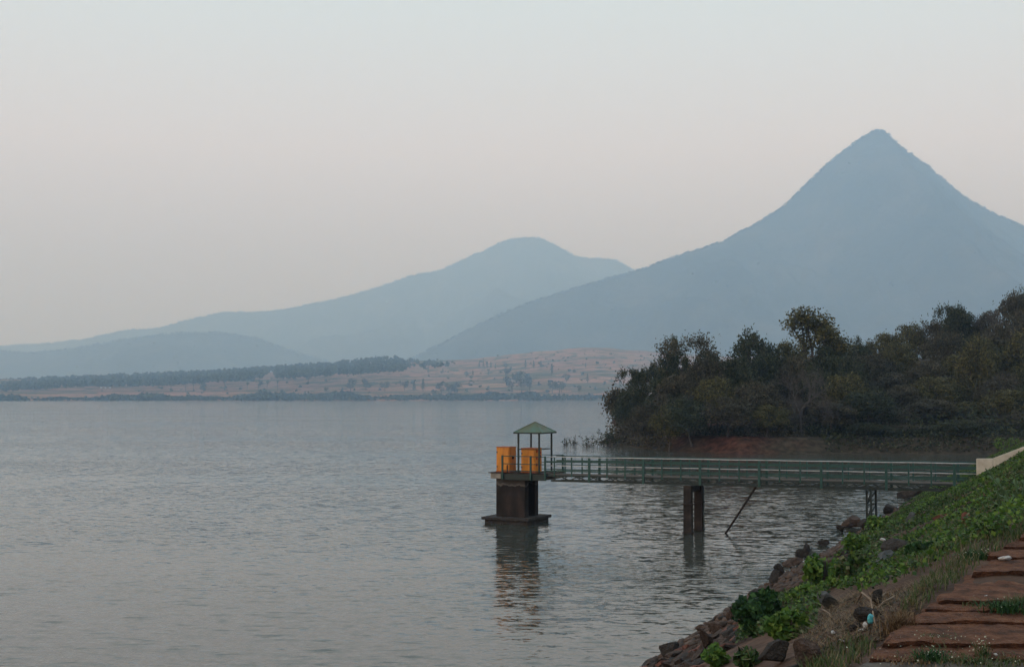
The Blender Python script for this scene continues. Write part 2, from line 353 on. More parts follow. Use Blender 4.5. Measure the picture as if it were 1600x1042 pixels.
# ------------------------------------------------------------------ hills (ridge line, flanks falling away on both sides)
def sil(pts):
    p = np.array(pts, float); return p[:, 0], p[:, 1]
def hill(name, pts, D, label_w, wbase, seed, nx=420, ny=120):
    px, py = sil(pts)
    q = np.linspace(px[0], px[-1], nx)
    # smooth interpolation of the ridge
    yy = np.interp(q, px, py); k = np.hanning(7); k /= k.sum(); yy = np.convolve(np.pad(yy, 3, mode='edge'), k, 'valid') + 1.3 * vnoise(q, q * 0, 14, seed + 7, 3)
    Xr = (q - 800) / F * D
    Zr = H + (HORIZON - yy) / F * D
    t = np.linspace(-1, 1, ny); t = np.sign(t) * np.abs(t) ** 1.2
    w = wbase + Zr * label_w
    X = np.repeat(Xr[None], ny, 0)
    Y = D + t[:, None] * w[None]
    ta = np.abs(t)[:, None]
    base = -10.0
    Z = base + (Zr[None] - base) * (1 - ta) ** 1.15
    spur = vnoise(X, Y * 0.35, 620, seed, 5)
    Z = Z + spur * (Zr[None] * 0.30) * (4 * ta * (1 - ta)) + vnoise(X, Y, 70, seed + 3, 3) * 9 * (ta > 0.02)
    o = link(name, grid_mesh(name, X, Y, Z, M['hill'])); setting(o)
    return X, Y, Z
PEAK = [(420, 618), (560, 592), (640, 562), (700, 533), (760, 502), (830, 472), (900, 450), (1000, 422), (1060, 400), (1130, 378), (1180, 352), (1230, 319),
        (1258, 292), (1285, 265), (1315, 240), (1342, 218), (1360, 206), (1374, 198), (1380, 200), (1391, 204), (1400, 215), (1412, 226), (1440, 245), (1470, 270), (1500, 297), (1530, 318),
        (1560, 333), (1600, 351), (1700, 398), (1850, 460), (2050, 540), (2300, 610)]
MIDH = [(-500, 560), (-200, 548), (0, 541), (60, 537), (130, 531), (170, 522), (205, 515), (240, 515), (290, 500), (350, 487), (400, 488), (450, 482), (520, 468),
        (600, 445), (640, 430), (690, 420), (720, 405), (760, 388), (785, 374), (820, 369), (850, 372), (880, 388), (905, 402), (940, 403), (965, 406),
        (990, 420), (1040, 452), (1120, 505), (1250, 590)]
LOWH = [(-500, 548), (-200, 540), (-40, 545), (40, 552), (110, 546), (190, 531), (270, 521), (340, 519), (400, 529), (450, 546), (500, 561), (580, 590), (640, 612)]
hp = hill('peak_mountain', PEAK, 8200.0, 1.05, 1600, 1, 760, 130)
hm = hill('distant_hill', MIDH, 13000.0, 1.4, 1500, 5, 360, 90)
hl = hill('low_hill', LOWH, 9400.0, 1.6, 1000, 9, 260, 80)

# far shore land: fields climbing to the foot of the hills
LP = np.array([(-1300, 604), (-400, 600), (0, 598), (250, 591), (450, 581), (540, 572), (600, 566), (650, 566), (750, 561), (850, 549), (930, 544), (1000, 548), (1100, 556), (1400, 560), (2500, 590)], float)
SH0, SH1 = 2745.0, 4400.0
def shore_y(X):
    return SH0 + 40 * vnoise(X, X * 0 + 3.3, 420, 21, 3) - 520 * smooth((-X - 700) / 1100)
def land_z(X, Y):
    X = np.asarray(X, float); Y = np.asarray(Y, float)
    q = 800 + X / Y * F
    zt = (HORIZON - np.interp(q, LP[:, 0], LP[:, 1])) / F * SH1 + H
    s = (Y - shore_y(X)) / (SH1 - SH0)
    up = np.clip(s, 0, 1.0) ** 1.05
    z = zt * up + 1.5 * smooth(s * 60) + 5 * vnoise(X, Y, 260, 31, 3) * smooth(s * 4)
    step = 11.0                                     # terraces
    zi = np.floor(z / step) * step; fr = (z - zi) / step
    zt2 = zi + step * smooth((fr - 0.25) / 0.5)
    return np.where(s < 0, -3.0 + 0 * z, np.where(up > 0.15, 0.5 * z + 0.5 * zt2, z))
lx = np.linspace(-5000, 3600, 620); ly = np.concatenate([np.linspace(2100, 3100, 150), np.linspace(3108, 5000, 190)])
LX, LY = np.meshgrid(lx, ly)
setting(link('far_shore_land', grid_mesh('far_shore_land', LX, LY, land_z(LX, LY), M['fields'])))

# ------------------------------------------------------------------ dam embankment
TD = (0.42, 0.9075)                     # along the dam
TN = (0.9075, -0.42)                    # up the slope
U0, SLOPE = -10.3, 0.539
def uv_of(X, Y): return X * TN[0] + Y * TN[1], X * TD[0] + Y * TD[1]
def xy_of(u, v): return u * TN[0] + v * TD[0], u * TN[1] + v * TD[1]
def emb_z(u, v, rough=True):
    u = np.asarray(u, float); v = np.asarray(v, float)
    w = 0.5 * vnoise(v, v * 0, 14, 41, 3) * smooth((60 - v) / 15) if rough else 0
    plane = SLOPE * (u - U0 + w) + 0.24 * smooth((20 - v) / 5)
    crest = 4.72 + 0.075 * np.clip(v - 10, -2, 9)
    k = 0.07
    z = -np.log(np.exp(-np.clip(plane, -8, 40) / k) + np.exp(-crest / k)) * k
    if rough:
        z = z + 0.10 * vnoise(u, v, 1.6, 43, 3) * smooth((u - U0 + 2) / 3) + 0.05 * vnoise(u, v, 0.45, 47, 2)
    return z
eu = np.concatenate([np.linspace(-18, -11.5, 12), np.linspace(-11.3, 1.5, 110), np.linspace(1.8, 14, 16), [60, 140]])
ev = np.concatenate([np.linspace(-60, 4, 20), np.linspace(4.3, 40, 170), np.linspace(40.4, 112, 150)])
EU, EV = np.meshgrid(eu, ev)
EX, EY = xy_of(EU, EV)
EZ = emb_z(EU, EV)
EZ[-6:] -= np.linspace(0.3, 9, 6)[:, None]      # the far end falls away
embankment = setting(link('embankment', grid_mesh('embankment', EX, EY, EZ, M['soil'])))
def emb_at(px, py):
    """point of the bank seen at a photograph pixel"""
    r = ray(px, py); best = None
    ts = np.linspace(6, 130, 2600)
    X = r.x * ts; Y = r.y * ts; Z = H + r.z * ts
    u, v = uv_of(X, Y)
    below = np.where(Z < np.maximum(emb_z(u, v), 0.0))[0]
    i = below[0] if len(below) else len(ts) - 1
    return Vector((X[i], Y[i], max(Z[i], 0.0)))
def bank_pt(X, Y):
    u, v = uv_of(X, Y); return float(emb_z(u, v))

# ------------------------------------------------------------------ wooded point on the right
PEN = [at(940, 690, 190)] 
PENXY = np.array([(13.5, 190), (15.5, 176), (18, 164), (22, 156), (28, 151.5), (35, 150.5), (42, 151), (57, 149), (75, 146), (110, 146), (190, 150), (260, 190), (260, 330), (90, 320), (45, 260), (24, 215)], float)
def inside_dist(X, Y):
    X = np.asarray(X, float); Y = np.asarray(Y, float)
    d = np.full(X.shape, 1e9); ins = np.zeros(X.shape, bool)
    n = len(PENXY)
    for i in range(n):
        a = PENXY[i]; b = PENXY[(i + 1) % n]
        ab = b - a; t = np.clip(((X - a[0]) * ab[0] + (Y - a[1]) * ab[1]) / (ab @ ab), 0, 1)
        d = np.minimum(d, np.hypot(X - a[0] - t * ab[0], Y - a[1] - t * ab[1]))
        c = ((a[1] > Y) != (b[1] > Y)) & (X < (b[0] - a[0]) * (Y - a[1]) / (b[1] - a[1] + 1e-12) + a[0])
        ins ^= c
    return np.where(ins, d, -d)
def pen_z(X, Y):
    s = inside_dist(X, Y) + 0.8 * vnoise(X, Y, 5, 51, 3)
    z = -3 + 3.05 * smooth((s + 4) / 4) + 1.7 * smooth(s / 3.2) + 0.05 * np.clip(s, 0, 30)
    z = z + 6 * smooth((np.asarray(X) - 22) / 10) * smooth((np.asarray(Y) - 182) / 26) * (1 - smooth((np.asarray(X) - 50) / 30))
    z = z + 11 * smooth((np.asarray(X) - 44) / 50) * smooth((np.asarray(Y) - 158) / 62) + 1.5 * smooth((s - 3) / 22)
    return z + 0.25 * vnoise(X, Y, 2.5, 53, 3) * smooth(s / 2)
pX, pY = np.meshgrid(np.linspace(5, 265, 330), np.concatenate([np.linspace(140, 215, 190), np.linspace(216, 335, 60)]))
setting(link('wooded_point_ground', grid_mesh('wooded_point_ground', pX, pY, pen_z(pX, pY), M['bank'])))

# ------------------------------------------------------------------ haze: the air itself, one closed box
hz = MB(); hz.box(X0 - 60, X1 + 60, Y0 - 60, Y1 + 60, -5.2, 1900.0)
hm_, nt, out = new_mat('haze_air')
pv = nt.nodes.new('ShaderNodeVolumePrincipled')
pv.inputs['Color'].default_value = (0.45, 0.69, 1.0, 1); pv.inputs['Density'].default_value = 0.000195
pv.inputs['Absorption Color'].default_value = (1, 1, 1, 1); pv.inputs['Anisotropy'].default_value = 0.0
nt.links.new(pv.outputs[0], out.inputs['Volume'])
hob = hz.build('haze', hm_); stuff(hob, 'thin blue evening haze filling the air over the lake')


# ------------------------------------------------------------------ footbridge, tower (local x along the bridge, y across it)
TH = math.radians(27.0)
BO = Vector((1.85, 66.5, 0.0))
E1 = Vector((math.cos(TH), -math.sin(TH), 0)); E2 = Vector((math.sin(TH), math.cos(TH), 0))
def loc2w(a, b, z=0.0): return BO + E1 * a + E2 * b + Vector((0, 0, z))
BW, BL = 1.35, 22.0
DZ0, DZS = 2.77, 0.0078                         # deck height and its gentle rise to the bank
def dz(a): return DZ0 + DZS * a

bridge = empty('footbridge', BO, -TH)
tag(bridge, 'long green steel lattice footbridge with pipe handrails reaching from the bank to the tower', 'footbridge')
def sloped(mb, a0, a1, b0, b1, z0, z1):
    mb.add([(a0, b0, dz(a0) + z0), (a1, b0, dz(a1) + z0), (a1, b1, dz(a1) + z0), (a0, b1, dz(a0) + z0),
            (a0, b0, dz(a0) + z1), (a1, b0, dz(a1) + z1), (a1, b1, dz(a1) + z1), (a0, b1, dz(a0) + z1)],
           [(0, 3, 2, 1), (4, 5, 6, 7), (0, 1, 5, 4), (1, 2, 6, 5), (2, 3, 7, 6), (3, 0, 4, 7)])
# deck of concrete planks laid across
npl = 27
for i in range(npl):
    a0 = 0.02 + i * BL / npl
    m = MB(); m.box(0, BL / npl - 0.012, 0.07, BW - 0.07, -0.07, random.uniform(-0.004, 0.004))
    m.build('deck_slab', M['deck'], bridge, loc=(a0, 0, dz(a0)))
for b, nm in ((0.0, 'near'), (BW, 'far')):
    s_ = 1 if b == 0 else -1
    m = MB(); sloped(m, 0, BL, b - 0.035, b + 0.035, -0.10 if b == 0 else -0.06, -0.005); m.build('top_chord', M['green_dark'], bridge)
    m = MB(); sloped(m, 0.3, BL, b - 0.04, b + 0.04, -0.375, -0.27 if b == 0 else -0.33); m.build('bottom_chord', M['green_dark'], bridge)
    m = MB(); m.bar((0, 0, -0.09), (0.5, 0, -0.29), 0.05); up = m.mesh('diagonal', M['green_dark'])
    m = MB(); m.bar((0, 0, -0.29), (0.5, 0, -0.09), 0.05); dn = m.mesh('diagonal', M['green_dark'])
    n = int((BL - 0.5) / 0.5)
    for i in range(n):
        a = 0.4 + i * 0.5
        link('truss_diagonal', up if i % 2 else dn, bridge, (a, b, dz(a)))
    # four rails: bright pipe, green flat, bright pipe, green flat
    for z, r, mt, off, kind in ((0.95, 0.024, 'pipe' if b == 0 else 'green', 0.05, 'handrail'), (0.70, 0.026, 'green', 0.0, 'side_rail'), (0.475, 0.022, 'pipe' if b == 0 else 'green', 0.05, 'handrail'), (0.20, 0.026, 'green', 0.0, 'side_rail')):
        m = MB()
        bb = b + s_ * off
        if kind == 'handrail':
            pts = [(a, bb, dz(a) + z + 0.006 * math.sin(a * 1.7 + b)) for a in np.linspace(0.02, BL + 0.02, 24)]
            m.tube(pts, r, 8)
        else:
            for k in range(7):
                a0, a1 = k * BL / 7, (k + 1) * BL / 7
                m.bar((a0, bb, dz(a0) + z), (a1, bb, dz(a1) + z), 0.02, 0.07)
        m.build(kind, M[mt], bridge, smooth_shade=(kind == 'handrail'))
thick = MB(); thick.box(-0.06, 0.06, -0.04, 0.04, -0.38, 0.93); thick_me = thick.mesh('thick_post', M['green'])
thin = MB(); thin.box(-0.036, 0.036, -0.022, 0.022, -0.12, 0.94); thin_me = thin.mesh('thin_post', M['green'])
for b, d in ((-0.03, 0), (BW + 0.03, 1)):
    for k in range(22):
        a = 2.59 - 2 * 1.0275 + k * 1.0275 - 0.02
        if a > BL - 0.1: break
        big = (k - 2) % 3 == 0
        link('rail_post', thick_me if big else thin_me, bridge, (a, b, dz(a)), (0, random.uniform(-0.008, 0.008), 0))
for k in range(8):
    a = 0.5 + k * 3.08; 
    if a < BL:
        m = MB(); m.box(-0.03, 0.03, 0.04, BW - 0.04, -0.37, -0.33); m.build('cross_beam', M['green_dark'], bridge, loc=(a, 0, dz(a)))

# intake tower
PZ = 2.80
tower = empty('intake_tower', BO, -TH)
tag(tower, 'dark stained masonry water intake tower with a wide base slab standing in the lake', 'tower')
m = MB(); m.box(-3.15, -1.35, 0.15, 0.62, 0.2, 2.45); m.box(-3.15, -1.95, 0.62, 1.38, 0.2, 2.45); m.box(-3.15, -1.35, 1.38, 1.85, 0.2, 2.45)
def masonry():
    mt, nt, out = new_mat('stained_masonry'); N, L = nt.nodes, nt.links
    tc = N.new('ShaderNodeTexCoord'); n = N.new('ShaderNodeTexNoise'); n.inputs['Scale'].default_value = 1.6; n.inputs['Detail'].default_value = 8
    mp = N.new('ShaderNodeMapping'); mp.inputs['Scale'].default_value = (1, 1, 0.45); L.new(tc.outputs['Object'], mp.inputs[0]); L.new(mp.outputs[0], n.inputs['Vector'])
    r = ramp(nt, [(0.3, (0.009, 0.007, 0.006)), (0.55, (0.022, 0.016, 0.013)), (0.75, (0.048, 0.030, 0.024))]); L.new(n.outputs['Fac'], r.inputs[0])
    # pale lime crust under the platform, ragged lower edge
    sp = N.new('ShaderNodeSeparateXYZ'); L.new(tc.outputs['Object'], sp.inputs[0])
    n2 = N.new('ShaderNodeTexNoise'); n2.inputs['Scale'].default_value = 2.2; n2.inputs['Detail'].default_value = 7; L.new(tc.outputs['Object'], n2.inputs['Vector'])
    ad = N.new('ShaderNodeMath'); ad.operation = 'MULTIPLY_ADD'; ad.inputs[1].default_value = 0.7; L.new(n2.outputs['Fac'], ad.inputs[0]); L.new(sp.outputs['Z'], ad.inputs[2])
    f = ramp(nt, [(0.0, (0, 0, 0)), (0.44, (0, 0, 0)), (0.5, (0.8, 0.8, 0.8)), (0.58, (0.25, 0.25, 0.25)), (1, (0.25, 0.25, 0.25))])
    mr = N.new('ShaderNodeMapRange'); mr.inputs[1].default_value = 1.9; mr.inputs[2].default_value = 3.1; L.new(ad.outputs[0], mr.inputs[0]); L.new(mr.outputs[0], f.inputs[0])
    mx = N.new('ShaderNodeMixRGB'); mx.inputs[2].default_value = (0.13, 0.11, 0.092, 1); L.new(f.outputs[0], mx.inputs[0]); L.new(r.outputs[0], mx.inputs[1])
    br = N.new('ShaderNodeTexBrick'); br.inputs['Scale'].default_value = 2.2; br.inputs['Mortar Size'].default_value = 0.02
    m2 = N.new('ShaderNodeMapping'); m2.inputs['Rotation'].default_value = (math.radians(90), 0, 0); L.new(tc.outputs['Object'], m2.inputs[0]); L.new(m2.outputs[0], br.inputs['Vector'])
    bp = N.new('ShaderNodeBump'); bp.inputs['Strength'].default_value = 0.6; bp.inputs['Distance'].default_value = 0.03; L.new(n.outputs['Fac'], bp.inputs['Height'])
    b = N.new('ShaderNodeBsdfPrincipled'); b.inputs['Roughness'].default_value = 0.85; b.inputs['Specular IOR Level'].default_value = 0.2
    L.new(mx.outputs[0], b.inputs['Base Color']); L.new(bp.outputs[0], b.inputs['Normal']); L.new(b.outputs[0], out.inputs['Surface'])
    return mt
M['masonry'] = masonry()
m.build('shaft', M['masonry'], tower, bevel=0.03)
m = MB(); m.box(-3.66, -0.98, -0.26, 2.42, -3.6, 0.20); m.build('base', M['stone_dark'], tower, bevel=0.04)
m = MB(); m.box(-3.80, -0.86, -0.40, 2.55, 0.205, 0.36); m.build('base_coping', M['stone_dark'], tower, bevel=0.03)
m = MB(); m.box(-3.42, 0.0, 0.0, 2.3, 2.455, PZ - 0.05); m.build('platform', M['concrete'], tower, bevel=0.02)
m = MB(); m.box(-3.55, 0.04, -0.03, 2.35, PZ - 0.045, PZ); m.build('platform_plate', M['rust'], tower)
m = MB(); m.box(-2.75, 0.02, -0.055, -0.035, 2.42, PZ - 0.06); m.build('edge_plate', M['green_dark'], tower)
pm = MB(); pm.box(-0.045, 0.045, -0.045, 0.045, -0.36, 0.96)
pme = pm.mesh('platform_post', M['green'])
for a in (-2.62, -0.88, 0.0):
    link('rail_post', pme, tower, (a, -0.105, PZ))
link('rail_post', pme, tower, (-0.02, 2.25, PZ)); link('rail_post', pme, tower, (-2.62, 2.40, PZ))
for z in (0.92, 0.50, 0.12):
    m = MB(); m.tube([(-2.62, -0.10, PZ + z), (0.0, -0.10, PZ + z)], 0.022); m.build('rail', M['green'], tower, smooth_shade=True)
    m = MB(); m.tube([(-2.62, 2.40, PZ + z), (-0.02, 2.25, PZ + z)], 0.02); m.build('rail', M['green'], tower, smooth_shade=True)
m = MB(); m.tube([(-2.45, 0.15, PZ), (-2.45, 0.15, PZ + 0.42)], 0.035); m.build('valve_stub', M['rust'], tower)

# shelter
sh = empty('roof_shelter', BO, -TH)
tag(sh, 'open four-post shelter with a weathered green pyramid roof on the tower platform', 'shelter')
SA0, SA1, SB0, SB1 = -1.71, -0.44, 0.06, 1.65
EZ_, AZ_ = 5.02, 5.60
for a in (SA0, SA1):
    for b in (SB0, SB1):
        m = MB(); m.box(a - 0.04, a + 0.04, b - 0.04, b + 0.04, PZ + 0.003, EZ_); m.build('post', M['green_dark'], sh)
ca, cb = (SA0 + SA1) / 2, (SB0 + SB1) / 2
ha, hb = 0.84, 0.98
apex = (ca, cb, AZ_)
cor = [(ca - ha, cb - hb), (ca + ha, cb - hb), (ca + ha, cb + hb), (ca - ha, cb + hb)]
for i in range(4):
    p, q = cor[i], cor[(i + 1) % 4]
    m = MB(); t = 0.03
    m.add([(*p, EZ_ + 0.02), (*q, EZ_ + 0.02), apex, (*p, EZ_ - 0.01), (*q, EZ_ - 0.01), (apex[0], apex[1], AZ_ - t)],
          [(0, 1, 2), (5, 4, 3), (0, 3, 4, 1), (1, 4, 5, 2), (2, 5, 3, 0)])
    m.build('roof_panel', M['roof'], sh)
    m = MB(); m.bar((*p, EZ_ - 0.02), (*q, EZ_ - 0.02), 0.05, 0.075); m.build('eave_beam', M['green_dark'], sh)
    m = MB(); m.bar((p[0], p[1], EZ_ + 0.03), (apex[0], apex[1], AZ_ + 0.012), 0.05, 0.02); m.build('ridge_cap', M['roof'], sh)
for p, q in (((SA0, SB0), (SA1, SB0)), ((SA1, SB0), (SA1, SB1)), ((SA0, SB1), (SA1, SB1)), ((SA0, SB0), (SA0, SB1))):
    m = MB(); m.tube([(p[0], p[1], PZ + 1.30), (q[0], q[1], PZ + 1.30)], 0.018); m.build('tie_rail', M['green_dark'], sh, smooth_shade=True)

# orange gear cabinets
def cabinet(name, a0, a1, b0, b1, h, label):
    e = empty(name, loc2w(a0, b0, PZ), -TH); tag(e, label, 'cabinet', 'orange cabinets on the tower platform')
    w, d = a1 - a0, b1 - b0
    m = MB(); m.box(0.02, w - 0.02, 0.02, d - 0.02, 0.06, h - 0.03); m.build('body', M['orange'], e, bevel=0.012)
    m = MB(); m.box(0, w, 0, d, h - 0.03, h); m.build('lid', M['orange_trim'], e, bevel=0.008)
    m = MB(); m.box(0.0, w, 0.0, d, 0.003, 0.06); m.build('plinth', M['orange_trim'], e)
    m = MB(); m.box(0.07, w - 0.07, 0.0, 0.019, 0.14, h - 0.12); m.build('door', M['orange'], e, bevel=0.004)
    for zz_ in (0.3, h - 0.3):
        m = MB(); m.box(0.045, 0.10, -0.012, 0.018, zz_ - 0.05, zz_ + 0.05); m.build('hinge', M['rust'], e)
    return e, w, d
c1, w, d = cabinet('gear_cabinet', -3.30, -2.44, 0.42, 1.28, 1.40, 'plain orange steel cabinet at the outer left end of the tower platform')
m = MB(); m.box(w - 0.02, w + 0.02, d * 0.4, d * 0.6, 0.72, 0.86); m.build('latch', M['rust'], c1)
c2, w, d = cabinet('gear_cabinet', -1.75, -0.84, 0.42, 1.28, 1.36, 'orange steel cabinet with red and blue marks under the green shelter roof')
for b, z, mt in ((0.22, 1.18, 'red_mark'), (0.62, 1.10, 'red_mark'), (0.60, 0.90, 'blue_mark'), (0.20, 0.80, 'red_mark'), (0.18, 0.45, 'red_mark')):
    m = MB(); m.tube([(w - 0.02, b, z), (w + 0.012, b, z)], 0.075, 12); m.build('round_mark', M[mt], c2)
m = MB(); m.box(w * 0.70, w * 0.72, 0.001, 0.02, 0.5, 0.75); m.build('door_handle', M['rust'], c2)

# twin-column pier
pier = empty('bridge_pier', loc2w(8.15, 0.65, 0), -TH)
tag(pier, 'pair of dark brown square columns in the water carrying the middle of the footbridge', 'pier')
for b, mt in ((-0.86, 'pier'), (0.86, 'pier')):
    m = MB()
    def ringv(z, s): return [(-0.22 * s, b - 0.15 * s, z), (0.22 * s, b - 0.15 * s, z), (0.22 * s, b + 0.15 * s, z), (-0.22 * s, b + 0.15 * s, z)]
    m.add(ringv(-3.5, 1.16) + ringv(2.44, 0.94), [(3, 2, 1, 0), (4, 5, 6, 7), (0, 1, 5, 4), (1, 2, 6, 5), (2, 3, 7, 6), (3, 0, 4, 7)])
    c = m.build('column', M[mt], pier, bevel=0.02)
    for z in (0.06, 1.50):
        m = MB(); m.box(-0.27, 0.27, b - 0.20, b + 0.20, z - 0.035, z + 0.035); m.build('band', M['rust'], c)
m = MB(); m.box(-0.14, 0.14, -0.66, 0.66, 2.12, 2.40); m.build('cross_head', M['stone_dark'], pier)
m = MB(); m.tube([(0.30, 0.80, 0.0 - 2), (0.27, 0.80, 2.3)], 0.035); m.build('drop_pipe', M['green_dark'], pier, smooth_shade=True)

# leaning pipe
lp0 = Vector((10.62, 63.1, -0.6)); lp1 = loc2w(11.6, 0.1, 2.47)
m = MB(); m.tube([lp0 - BO * 0, lp0.lerp(lp1, 0.5) + Vector((0, 0, -0.02)), lp1], 0.055, 10)
tag(m.build('leaning_pipe', M['rust'], smooth_shade=True), 'dark rusty pipe slanting from the footbridge down into the water', 'pipe')

# trestle near the bank
tr = empty('bridge_trestle', loc2w(17.25, 0.62, 0), -TH)
tag(tr, 'narrow cross-braced steel trestle holding up the footbridge beside the bank', 'trestle')
zb, zt = 0.6, dz(17.25) - 0.39
legs = {'l': (0, -0.62), 'm': (-0.35, 0.18), 'r': (0, 0.62)}
for k, (a, b) in legs.items():
    m = MB(); m.bar((a, b, zb), (a, b, zt), 0.09); m.build('leg', M['green_dark'], tr)
for z in (0.98, 1.75, zt - 0.06):
    for k0, k1 in (('l', 'm'), ('m', 'r')):
        m = MB(); m.bar((*legs[k0], z), (*legs[k1], z), 0.045); m.build('strut', M['green_dark'], tr)
for z0, z1 in ((1.75, zt - 0.1), (0.95, 1.75)):
    for k0 in ('l', 'r'):
        m = MB(); m.bar((*legs[k0], z1), (*legs['m'], z0), 0.045); m.build('brace', M['green_dark'], tr)

# abutment with sloping stair parapet up the bank
pw = empty('stair_parapet', BO, -TH)
tag(pw, 'pale cement parapet wall sloping up the green bank from the end of the footbridge', 'parapet')
za = dz(BL) + 0.2
m = MB()
def prism(mb, prof, b0, b1):
    n = len(prof); v = [(a, b0, z) for a, z in prof] + [(a, b1, z) for a, z in prof]
    mb.add(v, [tuple(range(n))[::-1], tuple(range(n, 2 * n))] + [(i, (i + 1) % n, n + (i + 1) % n, n + i) for i in range(n)])
prism(m, [(BL + 0.03, 0.5), (BL + 0.75, 0.9), (BL + 0.75, za + 1.0), (BL + 0.03, za + 0.98)], -0.02, 0.30)
m.build('end_block', M['parapet'], pw, bevel=0.02)
sl = 0.42
m = MB(); prism(m, [(BL + 0.755, za + 0.40), (BL + 9, za + 0.40 + sl * 8.25), (BL + 9, za + 1.02 + sl * 8.25), (BL + 0.755, za + 1.02)], 0.0, 0.27)
m.build('sloping_wall', M['parapet'], pw, bevel=0.02)
m = MB(); prism(m, [(BL + 0.10, 0.3), (BL + 0.75, 0.5), (BL + 0.75, za + 0.1), (BL + 0.10, za + 0.1)], BW - 0.1, BW + 0.25)
m.build('far_block', M['parapet'], pw)
for k in range(7):
    m = MB(); a = BL + 0.8 + 0.45 * k; m.box(0, 0.45, 0.29, 1.24, -0.5, 0.0); m.build('step', M['concrete'], pw, loc=(a, 0, za + 0.06 + 0.19 * k))


# ------------------------------------------------------------------ foliage helpers
def rand_unit(n, r=rng):
    v = r.normal(size=(n, 3)); return v / np.linalg.norm(v, axis=1, keepdims=True)
def leaf_quads(P, size, up=0.3, aspect=0.5, r=rng, normals=None):
    """rhombic leaves at P; size array; returns verts, faces"""
    n = len(P); N = rand_unit(n, r) if normals is None else normals
    N = N + np.array([0, 0, up]); N /= np.linalg.norm(N, axis=1, keepdims=True)
    T = np.cross(N, rand_unit(n, r)); T /= np.linalg.norm(T, axis=1, keepdims=True) + 1e-9
    B = np.cross(N, T); size = np.broadcast_to(np.asarray(size, float).reshape(-1, 1), (n, 1))
    a = T * size * 0.5; b = B * size * 0.5 * aspect
    bend = N * size * 0.12
    V = np.stack([P - a, P + b - bend * 0.3, P + a - bend, P - b - bend * 0.3], 1).reshape(-1, 3)
    return V, np.arange(4 * n).reshape(n, 4)
def tubes(segs, n=5):
    """segs rows: p0(3) p1(3) r0 r1"""
    S = np.asarray(segs, float); m = len(S)
    p, q, r0, r1 = S[:, :3], S[:, 3:6], S[:, 6:7], S[:, 7:8]
    d = q - p; d /= np.linalg.norm(d, axis=1, keepdims=True) + 1e-9
    ref = np.where(np.abs(d[:, 2:3]) > 0.9, np.array([[1, 0, 0]]), np.array([[0, 0, 1]]))
    a = np.cross(d, ref); a /= np.linalg.norm(a, axis=1, keepdims=True); b = np.cross(d, a)
    V = []
    for k in range(n):
        c, s_ = math.cos(2 * math.pi * k / n), math.sin(2 * math.pi * k / n)
        V.append(p + (a * c + b * s_) * r0)
    for k in range(n):
        c, s_ = math.cos(2 * math.pi * k / n), math.sin(2 * math.pi * k / n)
        V.append(q + (a * c + b * s_) * r1)
    V = np.stack(V, 1).reshape(-1, 3)
    base = (np.arange(m) * 2 * n)[:, None]
    Fs = [np.concatenate([base + k, base + (k + 1) % n, base + n + (k + 1) % n, base + n + k], 1) for k in range(n)]
    return V, np.concatenate(Fs, 0)
def grow(rr, height, spread, levels=4, trunk_frac=0.3, lean=(0, 0), r0=None, kids=(3, 4), up=0.35, first=None):
    """recursive limbs inside a crown about height tall and 2*spread wide -> segs, tips"""
    segs, tips = [], []
    r0 = r0 or height * 0.022
    def limb(p, d, length, r, lev):
        k = 3; q = p
        for i in range(k):
            d = d + Vector(rr.normal(size=3)) * 0.16 + Vector((0, 0, up * 0.12)); d.normalize()
            q2 = q + d * (length / k); ra = r * (1 - 0.45 * i / k); rb = r * (1 - 0.45 * (i + 1) / k)
            segs.append((*q, *q2, ra, rb)); q = q2
            if lev >= levels - 1: tips.append(tuple(q))
        if lev < levels:
            n = rr.integers(kids[0], kids[1] + 1)
            for j in range(n):
                az = 2 * math.pi * (j + rr.random() * 0.7) / n; tilt = rr.uniform(0.45, 1.0) if lev else rr.uniform(0.35, 0.95)
                side = d.orthogonal().normalized(); side2 = d.cross(side)
                nd = d * math.cos(tilt) + (side * math.cos(az) + side2 * math.sin(az)) * math.sin(tilt)
                nd = Vector((nd.x * spread / height * 2.0, nd.y * spread / height * 2.0, nd.z + up * 0.3)).normalized()
                limb(q, nd, length * rr.uniform(0.55, 0.8), r * 0.6, lev + 1)
    d0 = Vector((lean[0], lean[1], 1)).normalized()
    if first:                                   # a prescribed trunk path
        q = Vector(first[0])
        for i, nx in enumerate(first[1:]):
            segs.append((*q, *nx, r0 * (1 - 0.12 * i), r0 * (1 - 0.12 * (i + 1)))); q = Vector(nx)
        for j in range(4):
            nd = Vector((rr.normal() * 0.8, rr.normal() * 0.8, 0.8)).normalized(); limb(q, nd, height * 0.25, r0 * 0.5, 1)
    else:
        limb(Vector((0, 0, -0.3)), d0, height * trunk_frac + 0.3, r0, 0)
    return np.array(segs), np.array(tips)
def fit(segs, tips, height, half):
    """scale a grown skeleton to unit-ish height/half-width asked for"""
    zmax = tips[:, 2].max(); rmax = np.percentile(np.hypot(tips[:, 0], tips[:, 1]), 92)
    sz = height * 0.95 / zmax; sx = half * 0.88 / max(rmax, 1e-3)
    S = segs.copy(); S[:, [0, 1, 3, 4]] *= sx; S[:, [2, 5]] *= sz
    T = tips.copy(); T[:, :2] *= sx; T[:, 2] *= sz
    return S, T
